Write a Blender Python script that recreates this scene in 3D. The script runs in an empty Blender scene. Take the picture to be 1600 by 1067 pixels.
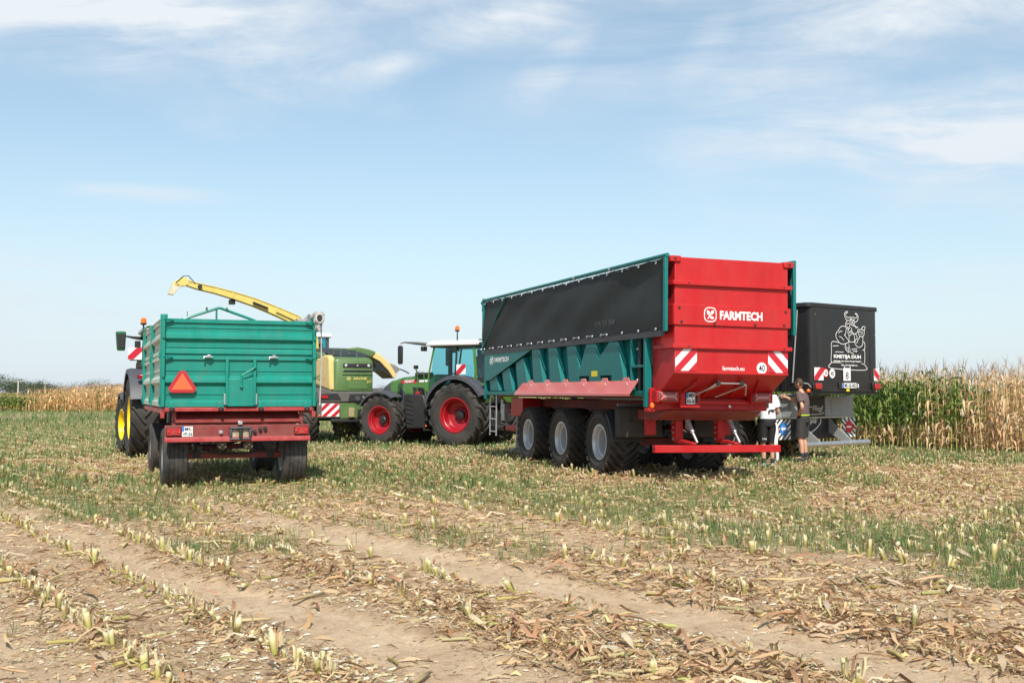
import bpy, bmesh, math, random
import numpy as np
from mathutils import Vector, Matrix
random.seed(7); rng = np.random.default_rng(11)
S = bpy.context.scene; COL = S.collection
PI = math.pi; RAD = math.radians
def lin(r, g, b):
    f = lambda c: (c/255/12.92) if c/255 <= .04045 else ((c/255+.055)/1.055)**2.4
    return (f(r), f(g), f(b), 1)

# ------------------------------------------------------------------ camera, sky, sun, exposure
CAM_H = 1.55
cd = bpy.data.cameras.new('camera'); cam = bpy.data.objects.new('camera', cd); COL.objects.link(cam)
cam.location = (0, 0, CAM_H); cam.rotation_euler = (PI/2 + math.atan(78.5/1719), 0, 0)
cd.sensor_width = 36; cd.lens = 36*1719/1600; cd.clip_start = .1; cd.clip_end = 6000
cd.dof.use_dof = True; cd.dof.focus_distance = 21; cd.dof.aperture_fstop = 8.0
S.camera = cam
S.view_settings.view_transform = 'Standard'; S.view_settings.look = 'None'
S.view_settings.gamma = 1; S.view_settings.use_curve_mapping = False; S.view_settings.exposure = 0.38
S.render.engine = 'CYCLES'
S.cycles.max_bounces = 8; S.cycles.transparent_max_bounces = 12
SUN_EL = RAD(47); SUN_AZ = Vector((.10, -1, 0)).normalized()
SUN_DIR = Vector((SUN_AZ.x*math.cos(SUN_EL), SUN_AZ.y*math.cos(SUN_EL), math.sin(SUN_EL)))
sl = bpy.data.lights.new('sun', 'SUN'); sl.energy = 4.15; sl.angle = RAD(.53); sl.color = (1, .94, .84)
so = bpy.data.objects.new('sun', sl); COL.objects.link(so); so.location = (0, -20, 40)
so.rotation_euler = (-SUN_DIR).to_track_quat('-Z', 'Y').to_euler()

W = bpy.data.worlds.new('World'); S.world = W; W.use_nodes = True
wn = W.node_tree.nodes; wl = W.node_tree.links
for n in list(wn): wn.remove(n)
def node(tree, t, **kw):
    n = tree.nodes.new(t)
    for k, v in kw.items():
        if k == 'inp':
            for a, b in v.items(): n.inputs[a].default_value = b
        else: setattr(n, k, v)
    return n
def world():
    T = W.node_tree; L = T.links.new
    def nd(t, **k): return node(T, t, **k)
    def mth(op, a, b=None, c=None, clamp=False):
        n = nd('ShaderNodeMath', operation=op, use_clamp=clamp)
        for i, x in enumerate((a, b, c)):
            if x is None: continue
            if isinstance(x, (int, float)): n.inputs[i].default_value = x
            else: L(x, n.inputs[i])
        return n.outputs[0]
    def ss(x, a, b):
        n = nd('ShaderNodeMapRange', interpolation_type='SMOOTHSTEP')
        L(x, n.inputs[0]); n.inputs[1].default_value = a; n.inputs[2].default_value = b
        return n.outputs[0]
    STR = .10
    sky = nd('ShaderNodeTexSky', sky_type='NISHITA', sun_disc=False, sun_elevation=SUN_EL,
             sun_rotation=math.atan2(SUN_AZ.x, SUN_AZ.y), altitude=200, air_density=.9, dust_density=1.0, ozone_density=1.6)
    tc = nd('ShaderNodeTexCoord'); sp = nd('ShaderNodeSeparateXYZ'); L(tc.outputs['Generated'], sp.inputs[0])
    z = mth('MAXIMUM', sp.outputs[2], 0.0)
    # cloud layer coordinates: direction projected on a high plane
    zz = mth('ADD', z, .12)
    px = mth('DIVIDE', sp.outputs[0], zz); py = mth('DIVIDE', sp.outputs[1], zz)
    cv = nd('ShaderNodeCombineXYZ'); L(px, cv.inputs[0]); L(py, cv.inputs[1])
    # thin streaky cirrus: fibres drawn out along the wind, gathered where the banks are
    nw = nd('ShaderNodeTexNoise', inp={'Scale': .8, 'Detail': 3, 'Roughness': .5}); L(cv.outputs[0], nw.inputs['Vector'])
    warp = nd('ShaderNodeVectorMath', operation='MULTIPLY_ADD'); L(nw.outputs['Color'], warp.inputs[0]); warp.inputs[1].default_value = (.9, .9, 0); L(cv.outputs[0], warp.inputs[2])
    def layer(rot, sx, sy, loc, sc, det, lo, hi, rough=.6):
        mp = nd('ShaderNodeMapping'); mp.inputs['Rotation'].default_value = (0, 0, RAD(rot)); mp.inputs['Scale'].default_value = (sx, sy, 1); mp.inputs['Location'].default_value = loc
        L(warp.outputs[0], mp.inputs[0]); n = nd('ShaderNodeTexNoise', inp={'Scale': sc, 'Detail': det, 'Roughness': rough, 'Distortion': .25}); L(mp.outputs[0], n.inputs['Vector'])
        return ss(n.outputs[0], lo, hi)
    fib = layer(28, .8, 2.4, (1.3, .4, 0), 2.2, 11, .32, .68, .64)
    puff = layer(10, 1.0, 1.6, (4.1, 2.2, 0), 1.8, 10, .34, .64, .62)
    tot = None
    az = mth('ARCTAN2', sp.outputs[0], sp.outputs[1]); el = mth('ARCSINE', sp.outputs[2])
    n3 = nd('ShaderNodeTexNoise', inp={'Scale': 5.0, 'Detail': 5, 'Roughness': .55}); mw = nd('ShaderNodeMapping'); mw.inputs['Scale'].default_value = (1, 1, 2.2)
    L(tc.outputs['Generated'], mw.inputs[0]); L(mw.outputs[0], n3.inputs['Vector']); wob = mth('MULTIPLY', mth('SUBTRACT', n3.outputs[0], .5), 1.9)
    for (ax, ez, sx, sz, tilt, amt) in BANKS:
        da0 = mth('SUBTRACT', az, ax); de0 = mth('SUBTRACT', mth('SUBTRACT', el, ez), mth('MULTIPLY', da0, tilt))
        da = mth('DIVIDE', da0, sx); de = mth('DIVIDE', de0, sz)
        d = mth('ADD', mth('SQRT', mth('ADD', mth('MULTIPLY', da, da), mth('MULTIPLY', de, de))), wob)
        m = mth('MULTIPLY', mth('SUBTRACT', 1.0, ss(d, -.25, 1.35)), amt)
        tot = m if tot is None else mth('MAXIMUM', tot, m)
    # away from the banks the cirrus goes on, patchy
    n2 = nd('ShaderNodeTexNoise', inp={'Scale': .6, 'Detail': 3, 'Roughness': .5}); L(cv.outputs[0], n2.inputs['Vector'])
    high = mth('MULTIPLY', ss(n2.outputs[0], .45, .75), mth('MULTIPLY', ss(z, .20, .34), .75))
    dens = mth('MAXIMUM', tot, high)
    tex = mth('ADD', mth('MULTIPLY', fib, .62), mth('MULTIPLY', puff, .55))
    cl = mth('MULTIPLY', dens, mth('ADD', mth('MULTIPLY', tex, 1.55), .12), clamp=True)
    haze = mth('POWER', mth('SUBTRACT', 1.0, z, clamp=True), 4.2)
    haze = mth('MULTIPLY', haze, .92)
    m1 = nd('ShaderNodeMix', data_type='RGBA'); L(cl, m1.inputs[0]); 
    br = nd('ShaderNodeMix', data_type='RGBA', blend_type='MULTIPLY'); br.inputs[0].default_value = 1
    L(sky.outputs[0], br.inputs[6]); br.inputs[7].default_value = SKY_TINT
    L(br.outputs[2], m1.inputs[6]); m1.inputs[7].default_value = tuple(c/STR for c in (.66, .70, .735)) + (1,)
    m2 = nd('ShaderNodeMix', data_type='RGBA'); L(haze, m2.inputs[0]); L(m1.outputs[2], m2.inputs[6])
    m2.inputs[7].default_value = tuple(c/STR for c in (.560, .620, .685)) + (1,)
    bg = nd('ShaderNodeBackground'); L(m2.outputs[2], bg.inputs[0]); bg.inputs[1].default_value = STR
    out = nd('ShaderNodeOutputWorld'); L(bg.outputs[0], out.inputs[0])
SKY_TINT = (1.20, 1.37, 1.24, 1)
BANKS = [(.40, .215, .30, .062, -.02, .9), (.33, .315, .24, .065, .05, .85), (-.34, .335, .32, .075, -.06, .95), (-.115, .288, .075, .020, .22, 1.0), (-.02, .325, .14, .035, .1, .95), (.05, .300, .06, .040, .55, .75), (.18, .305, .06, .040, .4, .8),
         (.0, .355, .75, .055, 0, .55), (-.42, .07, .30, .060, 0, .45), (-.15, .055, .14, .03, 0, .35), (-.33, .17, .08, .008, 0, .45), (.42, .09, .12, .025, 0, .35)]
world()

# ------------------------------------------------------------------ materials
MATS = {}
def mat(name, col, rough=.5, metal=0, var=.0, vscale=6, bump=0, bscale=60, coat=0, dirt=0, dirtcol=(.30, .23, .15, 1), dscale=2.2, spec=.5, tint=None, trans=0, streak=0, chips=0, chipcol=(.12, .07, .05, 1)):
    """Principled material with noise variation, fine bump and dusty patches (object coordinates)."""
    if name in MATS: return MATS[name]
    m = bpy.data.materials.new(name); m.use_nodes = True; T = m.node_tree; N = T.nodes; L = T.links.new
    b = N['Principled BSDF']; b.inputs['Roughness'].default_value = rough; b.inputs['Metallic'].default_value = metal
    b.inputs['Specular IOR Level'].default_value = spec
    if coat: b.inputs['Coat Weight'].default_value = coat; b.inputs['Coat Roughness'].default_value = .12
    if trans: b.inputs['Transmission Weight'].default_value = trans
    col = tuple(col[:3]) + (1,); src = None
    tc = node(T, 'ShaderNodeTexCoord')
    if tint:
        at = node(T, 'ShaderNodeAttribute', attribute_name=tint); src = at.outputs['Color']
    if var:
        n = node(T, 'ShaderNodeTexNoise', inp={'Scale': vscale, 'Detail': 5, 'Roughness': .6}); L(tc.outputs['Object'], n.inputs['Vector'])
        mr = node(T, 'ShaderNodeMapRange'); L(n.outputs[0], mr.inputs[0])
        mr.inputs[1].default_value = .3; mr.inputs[2].default_value = .7; mr.inputs[3].default_value = 1-var; mr.inputs[4].default_value = 1+var
        mx = node(T, 'ShaderNodeMix', data_type='RGBA', blend_type='MULTIPLY'); mx.inputs[0].default_value = 1
        if src: L(src, mx.inputs[6])
        else: mx.inputs[6].default_value = col
        L(mr.outputs[0], mx.inputs[7]); src = mx.outputs[2]
    if dirt:
        n = node(T, 'ShaderNodeTexNoise', inp={'Scale': dscale, 'Detail': 8, 'Roughness': .65})
        if streak:
            mp = node(T, 'ShaderNodeMapping'); mp.inputs['Scale'].default_value = (streak, streak, 1); L(tc.outputs['Object'], mp.inputs[0]); L(mp.outputs[0], n.inputs['Vector'])
        else: L(tc.outputs['Object'], n.inputs['Vector'])
        mr = node(T, 'ShaderNodeMapRange'); L(n.outputs[0], mr.inputs[0]); mr.inputs[1].default_value = .38; mr.inputs[2].default_value = .8; mr.inputs[4].default_value = dirt
        mx = node(T, 'ShaderNodeMix', data_type='RGBA'); L(mr.outputs[0], mx.inputs[0])
        if src: L(src, mx.inputs[6])
        else: mx.inputs[6].default_value = col
        mx.inputs[7].default_value = dirtcol; src = mx.outputs[2]
        rr = node(T, 'ShaderNodeMapRange'); L(mr.outputs[0], rr.inputs[0]); rr.inputs[2].default_value = 1; rr.inputs[3].default_value = rough; rr.inputs[4].default_value = .9
        L(rr.outputs[0], b.inputs['Roughness'])
    if chips:
        n = node(T, 'ShaderNodeTexNoise', inp={'Scale': 34.0, 'Detail': 3, 'Roughness': .5}); L(tc.outputs['Object'], n.inputs['Vector'])
        n2 = node(T, 'ShaderNodeTexNoise', inp={'Scale': 2.3, 'Detail': 3}); L(tc.outputs['Object'], n2.inputs['Vector'])
        mu = node(T, 'ShaderNodeMath', operation='MULTIPLY'); L(n.outputs[0], mu.inputs[0]); L(n2.outputs[0], mu.inputs[1])
        mr = node(T, 'ShaderNodeMapRange'); L(mu.outputs[0], mr.inputs[0]); mr.inputs[1].default_value = .365; mr.inputs[2].default_value = .40; mr.inputs[4].default_value = chips
        mx = node(T, 'ShaderNodeMix', data_type='RGBA'); L(mr.outputs[0], mx.inputs[0])
        if src: L(src, mx.inputs[6])
        else: mx.inputs[6].default_value = col
        mx.inputs[7].default_value = chipcol; src = mx.outputs[2]
    if src: L(src, b.inputs['Base Color'])
    else: b.inputs['Base Color'].default_value = col
    if bump:
        n = node(T, 'ShaderNodeTexNoise', inp={'Scale': bscale, 'Detail': 4}); L(tc.outputs['Object'], n.inputs['Vector'])
        bp = node(T, 'ShaderNodeBump', inp={'Strength': bump, 'Distance': .01}); L(n.outputs[0], bp.inputs['Height']); L(bp.outputs[0], b.inputs['Normal'])
    MATS[name] = m; return m
def leafmat(name, transl=.35, rough=.6):
    """Thin leaf: colour from the mesh's own tint attribute, diffuse + translucent."""
    m = bpy.data.materials.new(name); m.use_nodes = True; T = m.node_tree; N = T.nodes; L = T.links.new
    b = N['Principled BSDF']; b.inputs['Roughness'].default_value = rough; b.inputs['Specular IOR Level'].default_value = .3
    at = node(T, 'ShaderNodeAttribute', attribute_name='tint'); L(at.outputs['Color'], b.inputs['Base Color'])
    t = node(T, 'ShaderNodeBsdfTranslucent'); L(at.outputs['Color'], t.inputs[0])
    mx = node(T, 'ShaderNodeMixShader', inp={0: transl}); L(b.outputs[0], mx.inputs[1]); L(t.outputs[0], mx.inputs[2])
    L(mx.outputs[0], N['Material Output'].inputs[0]); MATS[name] = m; return m
def glassmat(name, tintc, refl=.12):
    m = bpy.data.materials.new(name); m.use_nodes = True; T = m.node_tree; N = T.nodes; L = T.links.new
    N.remove(N['Principled BSDF'])
    t = node(T, 'ShaderNodeBsdfTransparent', inp={0: tintc}); g = node(T, 'ShaderNodeBsdfGlossy', inp={'Roughness': .03})
    fr = node(T, 'ShaderNodeLayerWeight', inp={0: .25}); mr = node(T, 'ShaderNodeMath', operation='MULTIPLY_ADD', inp={1: .5, 2: refl*.35}); L(fr.outputs['Facing'], mr.inputs[0]); pw = node(T, 'ShaderNodeMath', operation='POWER', inp={1: 2.0}); L(fr.outputs['Facing'], pw.inputs[0]); L(pw.outputs[0], mr.inputs[0])
    mx = node(T, 'ShaderNodeMixShader'); L(mr.outputs[0], mx.inputs[0]); L(t.outputs[0], mx.inputs[1]); L(g.outputs[0], mx.inputs[2])
    L(mx.outputs[0], N['Material Output'].inputs[0]); MATS[name] = m; return m

TEAL = mat('teal_paint', (.002, .215, .168), .42, var=.10, vscale=3, bump=.08, bscale=5, coat=.10, spec=.35, dirt=.20, dirtcol=(.13, .25, .20, 1), dscale=1.2, streak=5, chips=.45)
TEAL2 = mat('teal_clean_paint', (.004, .155, .150), .42, var=.08, coat=.06, spec=.3, dirt=.14, dirtcol=(.07, .17, .15, 1), streak=3)
SAGE = mat('faded_sage_paint', (.42, .47, .40), .55, var=.10, vscale=4, dirt=.35, dirtcol=(.36, .33, .26, 1), streak=4)
RED = mat('bright_red_paint', (.47, .012, .016), .40, var=.09, vscale=1.3, bump=.05, bscale=2.2, coat=.08, spec=.3, dirt=.24, dirtcol=(.40, .10, .085, 1), dscale=1.0, streak=3.5)
FENDRED = mat('glare_pale_red_paint', (.70, .145, .13), .28, var=.05, coat=.7, dirt=.2, dirtcol=(.66, .28, .25, 1))  # red paled for fading and for sky glare, the glare painted into the colour
OXRED = mat('dull_oxide_red_paint', (.205, .024, .026), .55, var=.2, vscale=5, dirt=.5, dirtcol=(.26, .13, .09, 1), dscale=3, chips=.6)
TEALD = mat('dull_teal_paint', (.006, .20, .16), .75, var=.1, spec=.2)
LIPRED = mat('worn_red_paint', (.36, .026, .032), .42, var=.12, vscale=8, dirt=.3, dirtcol=(.42, .22, .16, 1), dscale=4)
MESHB = mat('black_tarp_fabric', (.026, .028, .028), .66, var=.15, vscale=2, bump=.25, bscale=9, spec=.35)
BANDB = mat('charcoal_webbing', (.055, .052, .056), .6, var=.15, vscale=3)
BLK = mat('black_plastic', (.018, .018, .020), .5, var=.15, dirt=.18, dirtcol=(.12, .10, .08, 1))
BLKP = mat('black_body_paint', (.017, .017, .018), .36, var=.12, bump=.06, bscale=3, coat=.12, spec=.35, dirt=.12, dirtcol=(.09, .075, .06, 1), dscale=1.3)
DGREY = mat('dark_grey_plastic', (.060, .066, .080), .5, var=.1, dirt=.2, dirtcol=(.17, .15, .13, 1))
MGREY = mat('grey_brown_cladding', (.105, .100, .095), .5, var=.1, dirt=.3, dirtcol=(.2, .17, .13, 1))
GREYP = mat('grey_steel_paint', (.30, .32, .33), .45, var=.08, dirt=.3, dirtcol=(.26, .23, .19, 1))
GALV = mat('galvanised_steel', (.52, .54, .56), .38, metal=.75, var=.12, vscale=12)
SILV = mat('silver_rim_paint', (.56, .57, .60), .36, metal=.35, var=.05, dirt=.2, dirtcol=(.36, .32, .27, 1))
TYRE = mat('tyre_rubber', (.022, .0215, .021), .70, var=.25, vscale=5, bump=.2, bscale=40, dirt=.55, dirtcol=(.115, .092, .072, 1), dscale=2.0)
TYRE2 = mat('dusty_road_tyre_rubber', (.030, .029, .029), .7, var=.25, vscale=5, bump=.2, bscale=30, dirt=.7, dirtcol=(.135, .11, .088, 1), dscale=5)
RIMR = mat('red_rim_paint', (.33, .004, .013), .36, var=.08, coat=.15, dirt=.12, dirtcol=(.4, .1, .08, 1))
RIMY = mat('yellow_rim_paint', (.85, .60, .004), .35, var=.05, coat=.2)
GRN = mat('leaf_green_paint', (.066, .175, .030), .30, var=.05, coat=.5)
DGRN = mat('deep_green_paint', (.012, .105, .03), .3, var=.05, coat=.4)
KGRN = mat('dusty_green_paint', (.085, .165, .048), .42, var=.10, coat=.25, dirt=.28, dirtcol=(.20, .22, .10, 1))
KYEL = mat('dusty_cream_yellow_paint', (.74, .53, .20), .42, var=.06, dirt=.25, dirtcol=(.60, .46, .26, 1))
SYEL = mat('spout_yellow_paint', (.70, .55, .14), .4, var=.10, vscale=5, dirt=.3, dirtcol=(.5, .45, .25, 1))
WHT = mat('white_paint', (.80, .80, .80), .4, var=.03)
WTXT = mat('white_print', (.84, .84, .84), .5)
DTXT = mat('black_print', (.012, .012, .014), .5)
RTXT = mat('red_print', (.60, .02, .03), .45)
GTXT = mat('grey_print', (.075, .075, .075), .6)
CTXT = mat('cream_print', (.66, .52, .16), .5)
GRTXT = mat('green_print', (.10, .20, .03), .5)
BLUE = mat('blue_print', (.03, .20, .60), .45)
YLAB = mat('yellow_sticker', (.80, .66, .02), .5)
REFLW = mat('reflective_white', (.74, .74, .76), .35)
REFLR = mat('reflective_red', (.52, .015, .03), .35)
ORNG = mat('orange_lens', (.90, .16, .01), .2, spec=.6)
ORTRI = mat('fluorescent_orange_film', (.95, .13, .045), .4)
LENS = mat('red_lens', (.42, .008, .015), .12, spec=.7, coat=.6)
LAMP = mat('lamp_glass', (.6, .6, .62), .15, metal=.3)
SKIN = mat('skin', (.56, .30, .20), .5, var=.06)
HAIR = mat('brown_hair', (.055, .028, .016), .6, var=.4, vscale=60, bump=.6, bscale=120)
TEE1 = mat('taupe_cotton', (.118, .080, .080), .85, var=.15, vscale=14, bump=.5, bscale=16)
TEE2 = mat('white_cotton', (.78, .78, .80), .8, var=.04, bump=.5, bscale=14)
SHORT1 = mat('dark_grey_canvas', (.030, .029, .028), .8, var=.2, vscale=12, bump=.4, bscale=18)
SHORT2 = mat('black_sports_fabric', (.010, .010, .011), .6, bump=.3, bscale=18)
SOCK = mat('dark_sock', (.030, .036, .045), .85)
SHOE = mat('grey_brown_shoe', (.09, .08, .07), .7, var=.3)
CLOTH = mat('grey_canvas', (.42, .41, .40), .85, var=.15, vscale=6, bump=.6, bscale=12)
GLASS = glassmat('tinted_cab_glass', (.46, .80, .84, 1))
LEAF = leafmat('corn_leaf'); DRYL = leafmat('dry_leaf', .2, .75); GRASSM = leafmat('grass_blade', .3, .6); TREEL = leafmat('tree_leaf', .25, .6)
STALK = mat('stalk', (.4, .33, .1), .6, tint='tint')
BARK = mat('bark', (.10, .075, .05), .85, var=.3, vscale=3, bump=.6, bscale=10)
CONC = mat('pole_concrete', (.5, .49, .46), .8, var=.1)

# ------------------------------------------------------------------ mesh helpers
class MB:
    """Collects shapes; build() links them as ONE mesh object."""
    def __init__(s): s.v = []; s.f = []
    def add(s, vs, fs):
        o = len(s.v); s.v += [tuple(p) for p in vs]; s.f += [tuple(i+o for i in q) for q in fs]; return s
    def box(s, x0, x1, y0, y1, z0, z1, M=None):
        vs = [Vector((x, y, z)) for x in (x0, x1) for y in (y0, y1) for z in (z0, z1)]
        if M is not None: vs = [M @ v for v in vs]
        return s.add(vs, [(0, 1, 3, 2), (4, 6, 7, 5), (0, 4, 5, 1), (2, 3, 7, 6), (0, 2, 6, 4), (1, 5, 7, 3)])
    def prism(s, poly, axis, a, b):
        n = len(poly)
        def P(p, t): return {'x': (t, p[0], p[1]), 'y': (p[0], t, p[1]), 'z': (p[0], p[1], t)}[axis]
        vs = [P(p, a) for p in poly] + [P(p, b) for p in poly]
        return s.add(vs, [tuple(range(n)), tuple(range(2*n-1, n-1, -1))] + [(i, (i+1) % n, n+(i+1) % n, n+i) for i in range(n)])
    def loft(s, secs, cap=True, closed=True):
        n = len(secs[0]); vs = [p for q in secs for p in q]; fs = []
        for k in range(len(secs)-1):
            for i in range(n if closed else n-1):
                j = (i+1) % n; fs.append((k*n+i, k*n+j, (k+1)*n+j, (k+1)*n+i))
        if cap: fs += [tuple(range(n-1, -1, -1)), tuple(range((len(secs)-1)*n, len(secs)*n))]
        return s.add(vs, fs)
    def tube(s, pts, r, n=8, cap=True):
        pts = [Vector(p) for p in pts]; secs = []; up = None
        for i, p in enumerate(pts):
            d = (pts[min(i+1, len(pts)-1)] - pts[max(i-1, 0)]).normalized()
            if up is None:
                up = Vector((0, 0, 1)) if abs(d.z) < .9 else Vector((1, 0, 0))
            a = d.cross(up).normalized(); up = a.cross(d).normalized()
            rr = r[i] if isinstance(r, (list, tuple)) else r
            secs.append([p + a*math.cos(2*PI*k/n)*rr + up*math.sin(2*PI*k/n)*rr for k in range(n)])
        return s.loft(secs, cap)
    def bar(s, a, b, w, h=None):
        return s.tube([a, b], w*.707, 4) if h is None else s.tube([a, b], w, 4)
    def lathe(s, prof, c=(0, 0, 0), axis='x', n=32, cap=False):
        secs = []
        for a, r in prof:
            ring = []
            for k in range(n):
                t = 2*PI*k/n; u, v = r*math.cos(t), r*math.sin(t)
                ring.append({'x': (c[0]+a, c[1]+u, c[2]+v), 'y': (c[0]+u, c[1]+a, c[2]+v), 'z': (c[0]+u, c[1]+v, c[2]+a)}[axis])
            secs.append(ring)
        return s.loft(secs, cap)
    def cyl(s, c, axis, a0, a1, r, n=16): return s.lathe([(a0, r), (a1, r)], c, axis, n, True)
    def sphere(s, c, r, n=10, sc=(1, 1, 1)):
        secs = []
        for k in range(n+1):
            t = PI*k/n; q = max(math.sin(t), .001)
            secs.append([(c[0]+r*sc[0]*q*math.cos(2*PI*i/(n*2)), c[1]+r*sc[1]*q*math.sin(2*PI*i/(n*2)), c[2]+r*sc[2]*math.cos(t)) for i in range(n*2)])
        return s.loft(secs)
    def grid(s, fn, nu, nv):
        vs = [fn(i/nu, j/nv) for j in range(nv+1) for i in range(nu+1)]
        return s.add(vs, [(j*(nu+1)+i, j*(nu+1)+i+1, (j+1)*(nu+1)+i+1, (j+1)*(nu+1)+i) for j in range(nv) for i in range(nu)])
    def mesh(s, name, m, angle=35, recalc=True):
        me = bpy.data.meshes.new(name); me.from_pydata(s.v, [], s.f)
        if recalc:
            bm = bmesh.new(); bm.from_mesh(me); bmesh.ops.recalc_face_normals(bm, faces=bm.faces); bm.to_mesh(me); bm.free()
        me.materials.append(m); me.shade_smooth(); me.set_sharp_from_angle(angle=RAD(angle)); return me
    def build(s, name, m, parent=None, bevel=0, label=None, angle=35, mod=None):
        o = bpy.data.objects.new(name, s.mesh(name, m, angle)); COL.objects.link(o)
        if parent is not None: o.parent = parent
        if bevel:
            b = o.modifiers.new('edge', 'BEVEL'); b.width = bevel; b.segments = 2; b.limit_method = 'ANGLE'; b.angle_limit = RAD(40)
        if label: o['label'] = label
        return o
def place(me, name, parent=None, loc=(0, 0, 0), rot=(0, 0, 0), scale=None):
    o = bpy.data.objects.new(name, me); COL.objects.link(o); o.location = loc; o.rotation_euler = rot
    if scale: o.scale = scale
    if parent is not None: o.parent = parent
    return o
def tag(o, label=None, cat=None, group=None, kind=None):
    for k, v in (('label', label), ('category', cat), ('group', group), ('kind', kind)):
        if v: o[k] = v
    return o
def thing(name, label, cat, loc=(0, 0, 0), rz=0, group=None):
    o = bpy.data.objects.new(name, None); COL.objects.link(o); o.empty_display_size = .3
    o.location = loc; o.rotation_euler = (0, 0, rz); return tag(o, label, cat, group)
def np_mesh(name, V, F, mats, tint=None, smooth=True):
    me = bpy.data.meshes.new(name); V = np.asarray(V, np.float32); F = np.asarray(F, np.int32); k = F.shape[1]
    me.vertices.add(len(V)); me.vertices.foreach_set('co', V.ravel())
    me.loops.add(F.size); me.loops.foreach_set('vertex_index', F.ravel())
    me.polygons.add(len(F)); me.polygons.foreach_set('loop_start', np.arange(0, F.size, k, dtype=np.int32))
    me.update(calc_edges=True)
    if tint is not None:
        a = me.color_attributes.new('tint', 'FLOAT_COLOR', 'POINT'); t = np.ones((len(V), 4), np.float32); t[:, :3] = tint
        a.data.foreach_set('color', t.ravel())
    me.materials.append(mats)
    if smooth: me.shade_smooth()
    return me
FONT_CACHE = {}
def text(s, mname, m, parent, w, h, org, ux, uy, uz, bold=0, name='lettering', shear=0, ex=.002, space=1):
    """Letters fitted into a w x h box whose lower left corner is org; ux, uy run along and up the text, uz out of the surface."""
    key = (s, bold, shear, space)
    if key not in FONT_CACHE:
        c = bpy.data.curves.new('lettering', 'FONT'); c.body = s; c.offset = bold; c.shear = shear; c.space_character = space; c.extrude = .001; c.resolution_u = 2
        o = bpy.data.objects.new('lettering', c); COL.objects.link(o); dg = bpy.context.evaluated_depsgraph_get()
        me = bpy.data.meshes.new_from_object(o.evaluated_get(dg)); bpy.data.objects.remove(o); bpy.data.curves.remove(c)
        FONT_CACHE[key] = me
    me = FONT_CACHE[key].copy(); n = len(me.vertices); co = np.zeros(n*3, np.float32); me.vertices.foreach_get('co', co); co = co.reshape(-1, 3)
    lo, hi = co.min(0), co.max(0); q = (co-lo)/np.maximum(hi-lo, 1e-6)
    org, ux, uy, uz = [np.array(a, float) for a in (org, ux, uy, uz)]
    P = org + q[:, :1]*w*ux + q[:, 1:2]*h*uy + (q[:, 2:3]*ex+.0015)*uz
    me.vertices.foreach_set('co', P.astype(np.float32).ravel()); me.materials.clear(); me.materials.append(m); me.update()
    return place(me, name, parent)
REAR = ((1, 0, 0), (0, 0, 1), (0, -1, 0)); LEFT = ((0, -1, 0), (0, 0, 1), (-1, 0, 0))
def clip(poly, x0, x1, y0, y1):
    for (ax, lim, sg) in ((0, x0, 1), (0, x1, -1), (1, y0, 1), (1, y1, -1)):
        out = []
        for i, p in enumerate(poly):
            q = poly[i-1]; a = sg*(p[ax]-lim) >= 0; b = sg*(q[ax]-lim) >= 0
            if a != b:
                t = (lim-q[ax])/(p[ax]-q[ax]); out.append((q[0]+t*(p[0]-q[0]), q[1]+t*(p[1]-q[1])))
            if a: out.append(p)
        poly = out
        if not poly: return []
    return poly
def decal(polys, name, m, parent, org, fr, ex=.003, off=.0):
    """Flat print: polygons in (u, v) metres from org on frame fr."""
    ux, uy, uz = [Vector(a) for a in fr]; org = Vector(org); b = MB()
    for i, p in enumerate(polys):
        n = len(p); lo = [org + ux*u + uy*v + uz*off for u, v in p]; hi = [q + uz*(ex + (i % 7)*.0004) for q in lo]
        b.add(lo+hi, [tuple(range(n)), tuple(range(2*n-1, n-1, -1))] + [(i, (i+1) % n, n+(i+1) % n, n+i) for i in range(n)])
    return b.build(name, m, parent)
def chevron(parent, org, w, h, sgn, pitch, m1=None, m2=None, fr=REAR, name='warning_board', th=.006, slope=1.0):
    b = decal([[(0, 0), (w, 0), (w, h), (0, h)]], name, m1 or REFLW, parent, org, fr, th)
    ps = []
    for k in range(-8, 9):
        c = k*pitch; hw = pitch*.25
        q = [(c-hw-sgn*slope*3, -3+h/2), (c+hw-sgn*slope*3, -3+h/2), (c+hw+sgn*slope*3, 3+h/2), (c-hw+sgn*slope*3, 3+h/2)]
        q = clip([(u+w/2, v) for u, v in q], 0, w, 0, h)
        if len(q) > 2: ps.append(q)
    s = decal(ps, 'stripe', m2 or REFLR, b, org, fr, .003, th+.0015)
    return b
def disc(c, r, n=24): return [(c[0]+r*math.cos(2*PI*i/n), c[1]+r*math.sin(2*PI*i/n)) for i in range(n)]
def smooth(l, n=4):
    out = []
    for i in range(len(l)-1):
        p0, p1, p2, p3 = l[max(i-1, 0)], l[i], l[i+1], l[min(i+2, len(l)-1)]
        for k in range(n):
            t = k/n; out.append(tuple(.5*(2*p1[c]+(p2[c]-p0[c])*t+(2*p0[c]-5*p1[c]+4*p2[c]-p3[c])*t*t+(3*p1[c]-p0[c]-3*p2[c]+p3[c])*t**3) for c in (0, 1)))
    return out+[l[-1]]
def strokes(lines, wd):
    """Poly-lines to short quads of width wd."""
    out = []
    for l in lines:
        for a, b in zip(l, l[1:]):
            dx, dy = b[0]-a[0], b[1]-a[1]; L_ = math.hypot(dx, dy) or 1; nx, ny = -dy/L_*wd/2, dx/L_*wd/2; ex, ey = dx/L_*wd*.3, dy/L_*wd*.3
            out.append([(a[0]-ex+nx, a[1]-ey+ny), (a[0]-ex-nx, a[1]-ey-ny), (b[0]+ex-nx, b[1]+ey-ny), (b[0]+ex+nx, b[1]+ey+ny)])
    return out
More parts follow.
